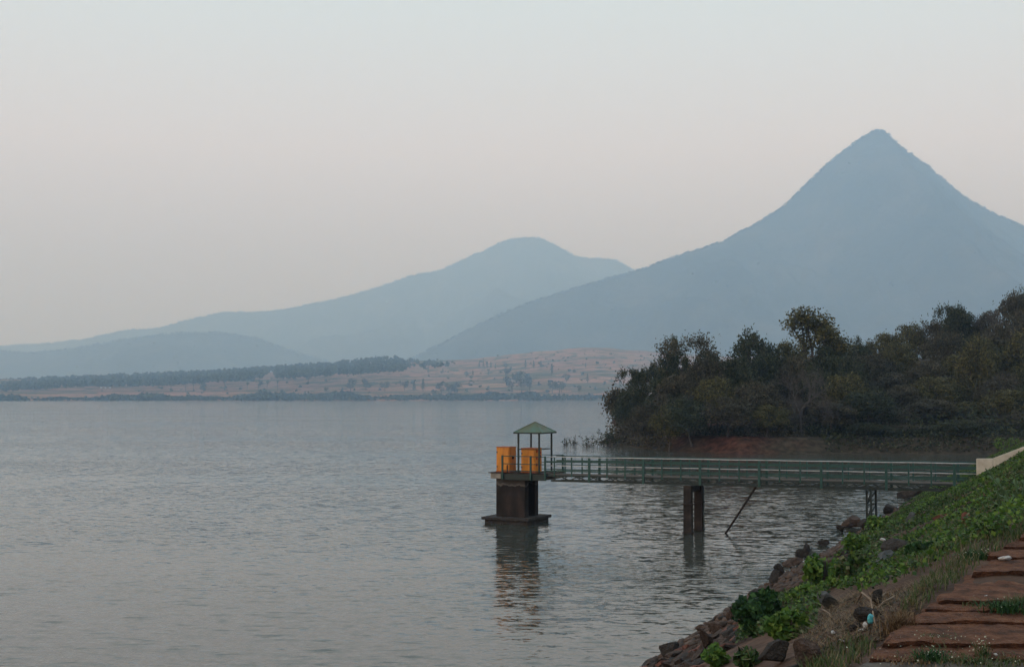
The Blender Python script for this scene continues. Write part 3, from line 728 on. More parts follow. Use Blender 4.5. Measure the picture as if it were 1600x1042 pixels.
def make_tree_mesh(kind, height, half, seed, leaf_mat, bark_mat, leaf=0.34, per_tip=9, clump=0.5, n_extra=0, levels=4, first=None, trunk_frac=0.3):
    rr = np.random.default_rng(seed)
    S, T = grow(rr, height, half, levels=levels, trunk_frac=trunk_frac, first=first)
    if first is None: S, T = fit(S, T, height, half)
    keepz = S[:, 5] < height * 1.1
    V, Fc = tubes(S[keepz], 5)
    trunk = mesh_np('trunk', V, Fc, bark_mat, True)
    crown = None
    if per_tip:
        P = np.repeat(T, per_tip, 0) + rr.normal(size=(len(T) * per_tip, 3)) * np.array([clump, clump, clump * 0.7])
        Nn = rand_unit(len(P), rr)
        if n_extra:                             # rounded clumps so that the crown reads as a layered mass
            nl = 20; L_ = rand_unit(nl, rr) * np.array([half * 0.70, half * 0.70, height * 0.30]) * rr.uniform(0.6, 1, (nl, 1)) + np.array([0, 0, height * 0.56])
            rad = rr.uniform(0.24, 0.42, nl) * half
            idx = rr.integers(0, nl, n_extra); dv = rand_unit(n_extra, rr); dv[:, 2] = np.where(dv[:, 2] < -0.3, -dv[:, 2], dv[:, 2])
            E = L_[idx] + dv * (rad[idx] * rr.uniform(0.80, 1.06, n_extra))[:, None] * np.array([1, 1, 0.8])
            P = np.concatenate([P, E], 0); Nn = np.concatenate([Nn, dv + rand_unit(n_extra, rr) * 0.7], 0)
        kp = P[:, 2] > height * 0.06; P = P[kp]; Nn = Nn[kp]
        V, Fc = leaf_quads(P, rr.uniform(0.6, 1.3, len(P)) * leaf, 0.15, 0.55, rr, Nn)
        crown = mesh_np('crown', V, Fc, leaf_mat)
    return trunk, crown
def plant_tree(name, meshes, loc, rotz, scale, label, cat='tree', group=None):
    e = empty(name, loc, rotz); tag(e, label, cat, group)
    link('trunk', meshes[0], e, scale=scale)
    if meshes[1]: link('crown', meshes[1], e, scale=scale)
    return e

# ------------------------------------------------------------------ hillside forest (a mass of far crowns)
def crowns_on(name, P, size, label, mat, quads=5, r=rng, tall=0.8, up=0.2):
    n = len(P); C = np.repeat(P, quads, 0)
    sz = np.repeat(size, quads)
    C = C + rand_unit(n * quads, r) * (sz * 0.35)[:, None] * np.array([1, 1, tall]) + np.stack([0 * sz, 0 * sz, sz * 0.4 * tall], 1)
    V, Fc = leaf_quads(C, sz * r.uniform(0.6, 1.0, len(sz)), up, 0.8, r)
    return stuff(link(name, mesh_np(name, V, Fc, mat)), label)
def hill_points(h, n, front=True, ridge_bias=0.3):
    X, Y, Z = h; ny, nx = X.shape
    j = rng.integers(0, nx - 1, n)
    t = rng.random(n); half = ny // 2
    i = np.where(rng.random(n) < ridge_bias, half - rng.integers(0, 3, n), (half * t).astype(int))
    i = np.clip(i, 0, ny - 2)
    a = rng.random(n); b = rng.random(n)
    def L(A): return (A[i, j] * (1 - a) + A[i, j + 1] * a) * (1 - b) + (A[i + 1, j] * (1 - a) + A[i + 1, j + 1] * a) * b
    P = np.stack([L(X), L(Y), L(Z)], 1)
    return P[P[:, 2] > 25]
P = hill_points(hp, 5200, ridge_bias=0.9); crowns_on('hillside_forest', P, rng.uniform(10, 27, len(P)), 'dry forest fringing the ridge of the pointed mountain', M['leaf_hill'], 4, up=1.6)
P = hill_points(hm, 3600, ridge_bias=0.9); crowns_on('hillside_forest', P, rng.uniform(12, 30, len(P)), 'hazy forest fringing the ridge of the most distant hill', M['leaf_hill'], 4, up=1.6)
P = hill_points(hl, 2600, ridge_bias=0.7); crowns_on('hillside_forest', P, rng.uniform(10, 26, len(P)), 'hazy forest fringing the low hill on the left', M['leaf_hill'], 4, up=1.6)

# ------------------------------------------------------------------ far shore: wood belt, scrub, single trees
def land_at(px, py):
    """ground point of the far shore seen at a pixel"""
    r_ = ray(px, py); ts = np.linspace(2100, 5000, 2900)
    X = r_.x * ts / r_.y; Z = H + r_.z * ts / r_.y
    z = land_z(X, ts); hit = np.where(z >= Z)[0]
    i = hit[0] if len(hit) else len(ts) - 1
    return float(X[i]), float(ts[i]), float(z[i])
BELT_LO = np.array([(-60, 612), (0, 611), (60, 608), (110, 604), (250, 603), (330, 597), (420, 592), (500, 588), (560, 584), (640, 580), (700, 572)], float)
BELT_HI = np.array([(-60, 600), (0, 597), (120, 592), (250, 586), (330, 583), (420, 577), (500, 571), (560, 564), (600, 560), (640, 564), (700, 571)], float)
pts, szs = [], []
for k in range(5200):
    q = rng.uniform(-60, 700); f = rng.random()
    if rng.random() < (q - 520) / 190 or vnoise(np.array([q]), np.array([f * 40]), 22, 79, 2)[0] < -0.45: continue
    y = np.interp(q, BELT_LO[:, 0], BELT_LO[:, 1]) * (1 - f) + np.interp(q, BELT_HI[:, 0], BELT_HI[:, 1]) * f
    Yd = 3050 + 1100 * f; X = (q - 800) / F * Yd
    pts.append((X, Yd, float(at(q, y, Yd).z) + 0)); szs.append(rng.uniform(7, 14))
crowns_on('wood_belt', np.array(pts), np.array(szs), 'dark belt of planted woodland along the left of the far shore', M['leaf_far'], 9, tall=1.3)
pts, szs = [], []
for k in range(5200):
    q = rng.uniform(-80, 1010); dens = vnoise(np.array([q]), np.array([0.0]), 60, 77, 2)[0] + (0.25 if q < 430 else 0.0)
    if rng.random() > 0.60 + 0.6 * dens: continue
    X = (q - 800) / F * 2780; Yd = float(shore_y(np.array([X]))[0]) + rng.uniform(3, 90 + 120 * max(dens, 0)); X = (q - 800) / F * Yd
    pts.append((X, Yd, float(land_z(X, Yd)))); szs.append(rng.uniform(4, 10 + 6 * dens))
crowns_on('shoreline_scrub', np.array(pts), np.array(szs), 'low bluish scrub lining the waterline of the far shore', M['leaf_far'], 8)
pts, szs = [], []
for k in range(330):
    q = rng.uniform(150, 1010); y = rng.uniform(546, 616)
    X, Yd, z = land_at(q, y)
    pts.append((X, Yd, z)); szs.append(rng.uniform(4, 11))
crowns_on('field_bushes', np.array(pts), np.array(szs), 'scattered small bushes over the reddish terraced fields', M['leaf_far'], 7)

far_protos = []
for k in range(4):                              # round trees, unit size 1 m tall
    rr = np.random.default_rng(300 + k)
    tr_ = mesh_np('trunk', *tubes(np.array([(0, 0, -0.05, 0.01, 0, 0.5, 0.03, 0.02)]), 5), M['bark'])
    lob = rand_unit(9, rr) * np.array([0.26, 0.26, 0.24]) + np.array([0, 0, 0.62]); idx = rr.integers(0, 9, 420)
    Pq = lob[idx] + rand_unit(420, rr) * rr.uniform(0.08, 0.20, (420, 1))
    far_protos.append((tr_, mesh_np('crown', *leaf_quads(Pq, rr.uniform(0.05, 0.11, 420), 0.2, 0.7, rr), M['leaf_far'])))
col_protos = []
for k in range(2):                              # narrow upright trees
    rr = np.random.default_rng(330 + k)
    tr_ = mesh_np('trunk', *tubes(np.array([(0, 0, -0.05, 0.0, 0, 0.6, 0.025, 0.012)]), 5), M['bark'])
    z = rr.uniform(0.2, 1.0, 260); Pq = np.stack([rr.normal(size=260) * 0.10 * (1.15 - z), rr.normal(size=260) * 0.10 * (1.15 - z), z], 1)
    col_protos.append((tr_, mesh_np('crown', *leaf_quads(Pq, rr.uniform(0.05, 0.10, 260), 0.1, 0.7, rr), M['leaf_far'])))
palm_protos = []
for k in range(2):
    rr = np.random.default_rng(350 + k)
    tr_ = mesh_np('trunk', *tubes(np.array([(0, 0, -0.05, 0.02, 0, 0.4, 0.022, 0.018), (0.02, 0, 0.4, 0.05, 0.01, 0.8, 0.018, 0.016)]), 5), M['bark'])
    V, Fc = [], []
    for j in range(22):
        az = rr.uniform(0, 2 * math.pi); el = rr.uniform(-0.5, 1.1); L_ = rr.uniform(0.24, 0.36); pv_ = np.array([0.05, 0.01, 0.8])
        for i in range(4):
            e_ = el - 0.45 * i; d = np.array([math.cos(az) * math.cos(e_), math.sin(az) * math.cos(e_), math.sin(e_)]) * L_ / 4
            sd_ = np.array([-math.sin(az), math.cos(az), 0]) * 0.035 * (1.1 - 0.25 * i); b0 = len(V)
            V += [pv_ - sd_, pv_ + sd_, pv_ + d + sd_ * 0.8, pv_ + d - sd_ * 0.8]; Fc.append((b0, b0 + 1, b0 + 2, b0 + 3)); pv_ = pv_ + d
    palm_protos.append((tr_, mesh_np('crown', np.array(V), np.array(Fc), M['leaf_far'])))
FAR = [  # pixel of the foot, height in pixels, kind, label
    (267, 613, 17, 'p', 'small palm nearest the left on the far shore field'), (290, 612, 18, 'p', 'palm second from the left on the far shore field'),
    (302, 612, 24, 'p', 'tallest palm in the left field of the far shore'), (318, 614, 16, 'r', 'round bush-like tree right of the tallest far palm'),
    (351, 610, 17, 'p', 'lone palm standing on the reddish field of the far shore'), (386, 611, 16, 'p', 'palm left of the pair of palms on the far field'),
    (404, 608, 14, 'r', 'small round tree between palms on the far field'), (417, 610, 18, 'p', 'left palm of the close pair on the far field'), (433, 610, 17, 'p', 'right palm of the close pair on the far field'),
    (443, 595, 14, 'r', 'round tree at the top edge of the left field'), (459, 597, 9, 'r', 'small tree right of the round one on the field edge'), (482, 597, 14, 'r', 'broad tree under the wood belt at the field edge'),
    (510, 613, 9, 'r', 'low flat-topped tree on the bare red shore patch'),
    (548, 612, 20, 'r', 'left of two round trees at the shoreline thicket'), (572, 610, 19, 'r', 'right of two round trees at the shoreline thicket'), (601, 611, 16, 'r', 'round tree in the middle of the shoreline thicket'),
    (632, 611, 17, 'r', 'bushy tree left of the upright one in the thicket'), (647, 612, 17, 'c', 'narrow tree in the shoreline thicket'), (661, 612, 20, 'c', 'tall narrow tree right of its narrow neighbour in the thicket'),
    (690, 617, 20, 'r', 'round tree left of the large dark far clump'), (705, 618, 22, 'r', 'large dark tree clump at the right end of the shoreline thicket'), (714, 618, 21, 'r', 'dark tree hugging the right side of the large far clump'),
    (669, 584, 11, 'c', 'slim tree alone on the upper left terraces'), (692, 584, 9, 'c', 'short slim tree on the upper terraces'), (690, 572, 9, 'r', 'little round tree at the top of the terraces'), (729, 590, 10, 'r', 'conical little tree in the middle of the red fields'),
    (739, 588, 9, 'c', 'short upright tree beside the conical one'), (763, 587, 7, 'c', 'tiny upright tree right of the field centre'),
    (749, 575, 10, 'c', 'first slim tree of the hedge row on the terraces'), (755, 575, 11, 'c', 'second slim tree of the hedge row on the terraces'), (761, 576, 11, 'c', 'third slim tree of the hedge row on the terraces'),
    (767, 576, 10, 'c', 'fourth slim tree of the hedge row on the terraces'), (774, 577, 9, 'c', 'last slim tree of the hedge row on the terraces'), (789, 577, 10, 'r', 'small round tree right of the hedge row'),
    (790, 590, 16, 'r', 'tree on the upper left of the big far grove'), (800, 612, 28, 'r', 'left tree of the big far grove'), (815, 613, 32, 'r', 'biggest tree of the far grove'), (828, 612, 26, 'r', 'right tree of the big far grove'),
    (821, 577, 14, 'c', 'left of three upright trees on the hill foot'), (834, 576, 12, 'c', 'middle of three upright trees on the hill foot'), (845, 575, 11, 'c', 'right of three upright trees on the hill foot'),
    (862, 587, 18, 'c', 'tall upright tree above the round far tree'), (863, 614, 20, 'r', 'left half of the round tree pair near the far waterline'), (874, 614, 19, 'r', 'right half of the round tree pair near the far waterline'),
    (885, 597, 14, 'r', 'round tree alone on the right field'), (918, 598, 14, 'c', 'upright tree right of the lone round one'), (905, 613, 11, 'r', 'low tree near the far waterline at right'),
    (915, 575, 8, 'c', 'small tree on the pale upper right field'), (955, 596, 6, 'c', 'tiny tree left of the wooded point'), (571, 560, 14, 'c', 'left of two trees standing above the wooded knoll'), (587, 558, 17, 'c', 'right of two trees standing above the wooded knoll'),
]
for px, py, hpx, kd, lab in FAR:
    X, Yd, z = land_at(px, py)
    hgt = hpx / F * Yd * 1.05
    pr = {'r': far_protos, 'c': col_protos, 'p': palm_protos}[kd]; pr = pr[rng.integers(0, len(pr))]
    wide = rng.uniform(0.95, 1.25)
    plant_tree({'r': 'round_tree', 'c': 'slim_tree', 'p': 'palm_tree'}[kd], pr, (X, Yd, z), rng.uniform(0, 6), (hgt * wide, hgt * wide, hgt), lab, 'palm' if kd == 'p' else 'tree', 'trees on the far shore')
for px, py, lab in ((158, 607, 'left of three tiny white huts by the far wood'), (165, 607, 'middle of three tiny white huts by the far wood'), (172, 607, 'right of three tiny white huts by the far wood')):
    X, Yd, z = land_at(px, py); e = empty('hut', (X, Yd, z), 0.3); tag(e, lab, 'hut', 'white huts on the far shore')
    m = MB(); m.box(-2.2, 2.2, -1.8, 1.8, -0.5, 3.0); m.build('wall', M['hut_far'], e)
    m = MB(); m.add([(-2.6, -2.2, 3), (2.6, -2.2, 3), (2.6, 2.2, 3), (-2.6, 2.2, 3), (-2.6, 0, 4.8), (2.6, 0, 4.8)], [(0, 1, 5, 4), (2, 3, 4, 5), (0, 4, 3), (1, 2, 5), (0, 3, 2, 1)]); m.build('roof', M['hut_far'], e)

# ------------------------------------------------------------------ wooded point: trees
kinds = {}
ORD = ['first', 'second', 'third', 'fourth', 'fifth', 'sixth', 'seventh', 'eighth', 'ninth', 'tenth', 'eleventh', 'twelfth', 'thirteenth', 'fourteenth', 'fifteenth', 'sixteenth', 'seventeenth', 'eighteenth', 'nineteenth', 'twentieth', 'twenty-first', 'twenty-second', 'twenty-third', 'twenty-fourth']
for k in range(5): kinds['dense%d' % k] = (make_tree_mesh('dense', 8, 4.2, 500 + k, M[['leaf_dark', 'leaf_brown', 'leaf_dark', 'leaf_olive', 'leaf_brown'][k]], M['bark'], 0.30, 5, 0.50, 5600, 4, trunk_frac=0.16), 8, 4.2)
for k in range(3): kinds['airy%d' % k] = (make_tree_mesh('airy', 9, 4.6, 520 + k, M['leaf_dark'], M['bark'], 0.33, 2, 0.26, 0, 5, trunk_frac=0.30), 9, 4.6)
kinds['tall'] = (make_tree_mesh('tall', 13, 3.6, 541, M['leaf_olive'], M['bark'], 0.30, 34, 0.42, 0, 3, trunk_frac=0.42), 13, 3.6)
for k in range(2): kinds['bare%d' % k] = (make_tree_mesh('bare', 8, 5.0, 561 + k, None, M['twig'], 0, 0, 0, 0, 6, trunk_frac=0.12), 8, 5.0)
for k in range(2): kinds['shrub%d' % k] = (make_tree_mesh('shrub', 3, 2.4, 570 + k, M[['leaf_brown', 'leaf_dark'][k]], M['twig'], 0.26, 7, 0.4, 1500, 4, trunk_frac=0.08), 3, 2.4)

def point_tree(px, Yd, ytop, wpx, kind, label, name='tree', group='trees on the wooded point', sink=0.15, cat='tree'):
    X = (px - 800) / F * Yd
    zg = float(pen_z(np.array([X]), np.array([Yd]))[0]); zg = max(zg, 0.05)
    zt = at(px, ytop, Yd).z
    hgt = max(zt - zg, 1.5); half = wpx / 2 / F * Yd
    ms, h0, w0 = kinds[kind]
    return plant_tree(name, ms, (X, Yd, zg - sink), rng.uniform(0, 6.28), (half / w0, half / w0, hgt / h0), label, cat, group)
point_tree(985, 184, 566, 62, 'airy0', 'small sparse tree at the left tip of the wooded point')
point_tree(970, 186, 606, 70, 'shrub0', 'spreading low tree hanging over the water at the left tip', sink=0.4)
point_tree(1002, 178, 598, 70, 'dense2', 'rounded dark tree just inside the left tip')
point_tree(1035, 176, 552, 70, 'airy1', 'leafy tree behind the pale bent trunk')
point_tree(1068, 172, 517, 92, 'airy2', 'umbrella-topped dark tree left of the gap in the treetops')
point_tree(1165, 172, 503, 108, 'airy1', 'flat-topped lacy tree with thin see-through crown')
point_tree(1255, 176, 474, 128, 'tall', 'tallest tree with olive clumped foliage above the wooded point')
point_tree(1292, 174, 522, 76, 'dense0', 'dark tree leaning against the right of the tallest tree')
point_tree(1225, 172, 528, 84, 'dense3', 'olive tree below and left of the tallest tree')
point_tree(1252, 157, 566, 128, 'bare0', 'leafless grey twiggy tree in front of the dark wood')
point_tree(1215, 158, 605, 90, 'bare1', 'lower leafless shrub-like tree left of the grey twiggy tree')
# tree with the pale bent trunk
X0t, Yt = (1040 - 800) / F * 164, 164.0
base = Vector((X0t, Yt, 1.9))
path = [at(px, py, 164) - base for px, py in ((1041, 662), (1034, 646), (1027, 628), (1031, 606), (1040, 592), (1056, 585), (1064, 574), (1074, 566))]
path[0].z = -0.4
pt = make_tree_mesh('pale', 8, 4, 590, M['leaf_brown'], M['bark_pale'], 0.32, 10, 0.6, 0, 3, first=path)
plant_tree('tree', pt, base, 0, (1, 1, 1), 'tree with a pale bent trunk near the left tip', 'tree', 'trees on the wooded point')
fill = [(1030, 166, 585, 80), (1062, 163, 575, 90), (1095, 166, 552, 96), (1120, 160, 585, 100), (1150, 166, 545, 92), (1080, 157, 612, 100), (1135, 156, 612, 104), (1180, 158, 590, 96),
        (1190, 168, 545, 90), (1110, 172, 540, 80), (1045, 158, 628, 74), (1010, 166, 625, 66), (1275, 166, 560, 92), (1310, 170, 548, 80), (1320, 162, 580, 96), (1300, 157, 618, 100), (1195, 155, 628, 90),
        (1250, 168, 545, 90), (1340, 176, 546, 70), (1350, 158, 600, 100), (985, 178, 620, 64)]
for i, (px, Yd, yt, w) in enumerate(sorted(fill)):
    tone = ('dark', 'brownish', 'dark', 'olive', 'brownish')[i % 5]
    point_tree(px, Yd, yt, w, 'dense%d' % (i % 5), '%s dense tree, %s from the left in the mass on the wooded point' % (tone, ORD[i]), group='dense trees massed on the wooded point')
SKY = np.array([(1330, 541), (1350, 521), (1385, 514), (1430, 496), (1455, 490), (1480, 468), (1505, 480), (1540, 478), (1570, 458), (1600, 434), (1660, 405), (1740, 380)], float)
n_h = 0
for i, (px, Yd, yt, w) in enumerate([(1080, 190, 566, 90), (1130, 192, 560, 90), (1175, 190, 556, 90), (1215, 192, 552, 90), (1262, 190, 550, 90), (1305, 192, 556, 90)]):
    point_tree(px, Yd, yt, w, 'dense%d' % ((i * 2 + 1) % 5), 'tree glimpsed behind the wooded point, %s from left in the back row' % ORD[i], group='dense trees massed on the wooded point')
for row, (Yd, lo, step_) in enumerate(((200, 0.0, 44), (190, 0.16, 52), (180, 0.34, 56), (171, 0.52, 58), (163, 0.70, 60), (156, 0.84, 62))):
    px = 1338 + 20 * (row % 2); in_row = 0
    while px < 1740:
        ys = np.interp(px, SKY[:, 0], SKY[:, 1]); wl_ = 702
        yt = ys + (wl_ - ys) * lo * 0.9 + rng.uniform(-7, 9)
        kn = rng.integers(0, 5); kd = 'dense%d' % kn; tone = ('dark', 'brownish', 'dark', 'olive', 'brownish')[kn]
        w = rng.uniform(76, 108)
        if row == 0: yt = ys + rng.uniform(-3, 6); w = rng.uniform(60, 84)
        point_tree(px, Yd + rng.uniform(-3, 3), yt, w, kd, '%s tree, %s from left in the %s of the right hillside' % (tone, ORD[in_row], ('skyline row', 'second skyline row', 'upper middle row', 'lower middle row', 'upper waterside row', 'waterside row')[row]), group='trees blanketing the right hillside')
        px += step_ * rng.uniform(0.8, 1.2); in_row += 1
point_tree(1481, 196, 465, 58, 'airy0', 'tree crown poking above the right hillside skyline', group='trees blanketing the right hillside')
point_tree(1352, 190, 519, 60, 'airy2', 'thin-leaved tree at the notch of the right hillside skyline', group='trees blanketing the right hillside')
point_tree(1535, 172, 520, 74, 'dense3', 'yellowish olive tree halfway up the right hillside', group='trees blanketing the right hillside')
point_tree(1545, 196, 474, 70, 'bare0', 'bare twiggy tree on the right hillside skyline', group='trees blanketing the right hillside')
point_tree(1585, 166, 565, 90, 'bare1', 'grey leafless tree low on the right hillside', group='trees blanketing the right hillside')
# undergrowth hanging over the bank
P = []
for k in range(60000):
    q = rng.uniform(945, 1640); X = None
    Yd = rng.uniform(146, 196); X = (q - 800) / F * Yd; P.append((X, Yd))
P = np.array(P); dd = inside_dist(P[:, 0], P[:, 1]); ok = (dd > 0.3) & (dd < 12)
bare_bank = (np.abs(P[:, 0] - 30) < 9) & (dd < 4.2)
ok &= ~bare_bank; P = P[ok]
tallb = np.where((P[:, 0] > 40) | (P[:, 0] < 21), 1.5, 0.6)
zz = pen_z(P[:, 0], P[:, 1]) + np.abs(rng.normal(size=len(P))) * tallb * (0.6 + vnoise(P[:, 0], P[:, 1], 3, 91, 2))
V, Fc = leaf_quads(np.column_stack([P, zz]), rng.uniform(0.25, 0.55, len(P)), 0.3, 0.5)
rt = np.repeat(P[:, 0] > 38, 1)
for sel, mt, lab in ((~rt, 'leaf_brown', 'brown-green undergrowth covering the bank of the wooded point'), (rt, 'leaf_dark', 'dark undergrowth hanging over the water below the right hillside')):
    stuff(link('undergrowth', mesh_np('undergrowth', V.reshape(-1, 4, 3)[sel].reshape(-1, 3), np.arange(4 * int(sel.sum())).reshape(-1, 4), M[mt])), lab)
# half drowned bushes off the tip
for px, py, hh, ww, lab, sd_ in ((884, 695, 1.0, 1.0, 'tiny drowned bush furthest left in open water off the wooded point', 1), (895, 694, 1.2, 1.1, 'small sparse drowned bush beside the tiny one off the point', 2), (922, 697, 1.5, 2.6, 'wide twiggy drowned bush between the point and open water', 3), (950, 697, 2.4, 2.6, 'leafy drowned bush touching the tip of the wooded point', 4)):
    Yd = H / ((py - HORIZON) / F); X = (px - 800) / F * Yd
    rr = np.random.default_rng(700 + sd_); segs = []; tips = []
    for j in range(26 if ww > 2 else 12):
        az = rr.uniform(0, 6.28); el = rr.uniform(0.25, 1.3); L_ = rr.uniform(0.6, 1.1)
        p0 = np.array([rr.normal() * ww * 0.16, rr.normal() * ww * 0.16, -0.4]); d = np.array([math.cos(az) * math.cos(el) * ww * 0.6, math.sin(az) * math.cos(el) * ww * 0.6, math.sin(el) * hh * 1.1 + 0.4]) * L_
        p1 = p0 + d * 0.6; p2 = p0 + d + np.array([0, 0, -0.1 * hh]); segs += [(*p0, *p1, 0.03, 0.022), (*p1, *p2, 0.022, 0.012)]; tips += [p2, p1 * 0.4 + p2 * 0.6]
    e = empty('drowned_bush', (X, Yd, 0)); tag(e, lab, 'bush', 'half drowned bushes off the point')
    link('stems', mesh_np('stems', *tubes(np.array(segs), 4), M['bark']), e)
    T = np.array(tips); n_ = 5 if sd_ < 4 else 14; Pq = np.repeat(T, n_, 0) + rr.normal(size=(len(T) * n_, 3)) * 0.14
    link('leaves', mesh_np('leaves', *leaf_quads(Pq, rr.uniform(0.14, 0.28, len(Pq)), 0.2, 0.6, rr), M['leaf_dark']), e)


# ------------------------------------------------------------------ near bank: stones
def rock_mesh(seed, mat, sub=3, planes=11, rough=0.05):
    rr = np.random.default_rng(seed)
    bm = bmesh.new(); bmesh.ops.create_icosphere(bm, subdivisions=sub, radius=1.0)
    V = np.array([v.co[:] for v in bm.verts])
    for n_, d in zip(rand_unit(planes, rr), rr.uniform(0.34, 0.72, planes)):
        k = V @ n_ - d; V = V - np.where(k > 0, k, 0)[:, None] * n_
    for v, c in zip(bm.verts, V):
        v.co = c * (1 + rough * mnoise.noise(Vector(c) * 2.3 + Vector((seed, 0, 0))) + rough * 0.5 * mnoise.noise(Vector(c) * 6 + Vector((0, seed, 0))))
    me = bpy.data.meshes.new('rock'); bm.to_mesh(me); bm.free(); me.materials.append(mat)
    return me
pst = [rock_mesh(800 + k, M[['stone', 'stone', 'stone_dark', 'stone', 'stone_red', 'stone'][k % 6]], 1, 8) for k in range(9)]
for me in pst:                                   # keep pitching stones cheap but crisp
    for f in me.polygons: f.use_smooth = False
spots = []
for row in range(17):
    u = U0 - 0.25 + row * 0.34
    v = 17 + 0.3 * (row % 2)
    while v < 74:
        L_ = rng.uniform(0.45, 0.95)
        lim = 5.2 if v < 36 else (3.6 if v < 48 else 2.2)
        if u - U0 < lim and rng.random() < 0.93:
            spots.append((u + rng.normal() * 0.05, v + L_ / 2, L_, rng.uniform(0.26, 0.40), rng.uniform(0.10, 0.20)))
        v += L_ + 0.04
spots.sort(key=lambda q: q[1])
ang_d = math.atan2(TD[1], TD[0])
tilt = math.atan(SLOPE)
def stone_matrix(u, v, L_, w_, h_):
    X, Y = xy_of(u, v); z = float(emb_z(u, v)) + h_ * 0.12
    return Matrix.Translation((X, Y, z)) @ Matrix.Rotation(ang_d + rng.normal() * 0.12, 4, 'Z') @ Matrix.Rotation(-tilt * 0 + rng.normal() * 0.10, 4, 'Y') @ Matrix.Rotation(-tilt + rng.normal() * 0.12, 4, 'X') @ Matrix.Diagonal((L_ * 0.62, w_ * 0.62, h_ * 0.8, 1))
rest_v, rest_f, off = [], [], 0
for i, sp_ in enumerate(spots):
    Mx = stone_matrix(*sp_)
    me = pst[rng.integers(0, len(pst))]
    if i < 290:
        o = link('pitching_stone', me, embankment); o.matrix_local = Mx
    else:
        V = np.empty(len(me.vertices) * 3); me.vertices.foreach_get('co', V); V = V.reshape(-1, 3)
        V = V @ np.array(Mx.to_3x3()).T + np.array(Mx.translation)
        Fi = np.array([p_.vertices[:] for p_ in me.polygons]) + off; off += len(V); rest_v.append(V); rest_f.append(Fi)
if rest_v:
    o = link('pitching_rubble', mesh_np('pitching_rubble', np.concatenate(rest_v), np.concatenate(rest_f), M['stone']), embankment); o['kind'] = 'stuff'

# single rocks: foot pixel, width px, height px, material, lean, label
ROCKS = [
 (1049, 1022, 34, 24, 'stone_dark', 0, 'rounded dark rock nearest the bottom at the water edge'),
 (1106, 1016, 22, 42, 'stone', -22, 'upright brown slab leaning left on the stone pitching near the bottom'),
 (1118, 990, 30, 22, 'stone', 10, 'brown block above the leaning upright slab'),
 (1150, 968, 30, 32, 'stone', -8, 'big square brown block at the water edge left of the dark bush'),
 (1128, 970, 14, 10, 'stone_dark', 0, 'small dark stone left of the big square block'),
 (1186, 932, 32, 16, 'stone_dark', 15, 'low dark slab at the water edge above the dark bush'),
 (1210, 914, 26, 24, 'stone_dark', -25, 'pointed dark rock tipping over the water'),
 (1216, 902, 16, 34, 'stone_dark', -28, 'tall thin dark spike of rock at the water edge'),
 (1240, 886, 30, 14, 'stone', -12, 'flat brown rock poking out over the water'),
 (1252, 876, 22, 20, 'stone_dark', -20, 'dark wedge rock right of the flat brown one'),
 (1262, 866, 14, 20, 'stone_dark', -25, 'thin dark stub of rock next to the wedge'),
 (1284, 852, 22, 12, 'stone_dark', 0, 'small dark rock at the water edge below the rock pile'),
 (1314, 832, 18, 18, 'stone_dark', -15, 'dark stone left of the rock pile under the trestle'),
 (1334, 824, 34, 24, 'stone', 5, 'largest brown rock of the pile under the trestle'),
 (1352, 828, 24, 18, 'stone_dark', -10, 'dark rock in the middle of the pile under the trestle'),
 (1368, 816, 30, 16, 'stone', 8, 'brown rock at the foot of the trestle'),
 (1390, 802, 26, 18, 'stone_dark', -5, 'dark rock right of the trestle foot'),
 (1424, 778, 38, 15, 'stone_dark', -12, 'long dark slab at the water edge under the footbridge end'),
 (1446, 768, 14, 10, 'stone_dark', 0, 'small dark stone right of the long slab under the footbridge'),
 (1215, 1040, 62, 54, 'stone_dark', 28, 'large dark boulder at the bottom with a ridged top'),
 (1262, 1046, 52, 48, 'stone', 30, 'large brown boulder right of the ridged dark one at the bottom'),
 (1240, 1058, 50, 26, 'stone_dark', 5, 'low dark boulder cut by the bottom edge of the picture'),
 (1294, 950, 42, 30, 'stone_grey', 34, 'slanting grey-green slab between the bright bushes and bare soil'),
 (1386, 880, 46, 22, 'stone_grey', -18, 'smooth grey rock half sunk in the creeper'),
 (1406, 862, 44, 26, 'stone_dark', -8, 'dark lumpy rock among the creeper behind the smooth grey one'),
 (1424, 822, 16, 22, 'stone_grey', 15, 'small upright grey stone in the creeper'),
 (1476, 814, 30, 16, 'stone_red', 0, 'red-brown rock under the dark overhanging stone in the creeper'),
 (1506, 808, 24, 16, 'stone_dark', 28, 'dark overhanging stone above the red pointed rock'),
 (1512, 822, 22, 24, 'stone_red', 0, 'pale red pointed rock in the middle of the creeper'),
 (1497, 858, 22, 12, 'stone_red', -20, 'thin reddish slab lying in the creeper above the weeds'),
 (1325, 872, 22, 18, 'stone_dark', 0, 'dark rock at the lower edge of the creeper by the pitching'),
 (1373, 942, 24, 26, 'stone_dark', -10, 'dark arched stone above the dry brush'),
 (1352, 972, 44, 36, 'stone_dark', 6, 'dark hollow-looking block behind the cyan bag'),
 (1335, 985, 24, 14, 'stone_dark', 0, 'small dark stone below the dark block by the cyan bag'),
]
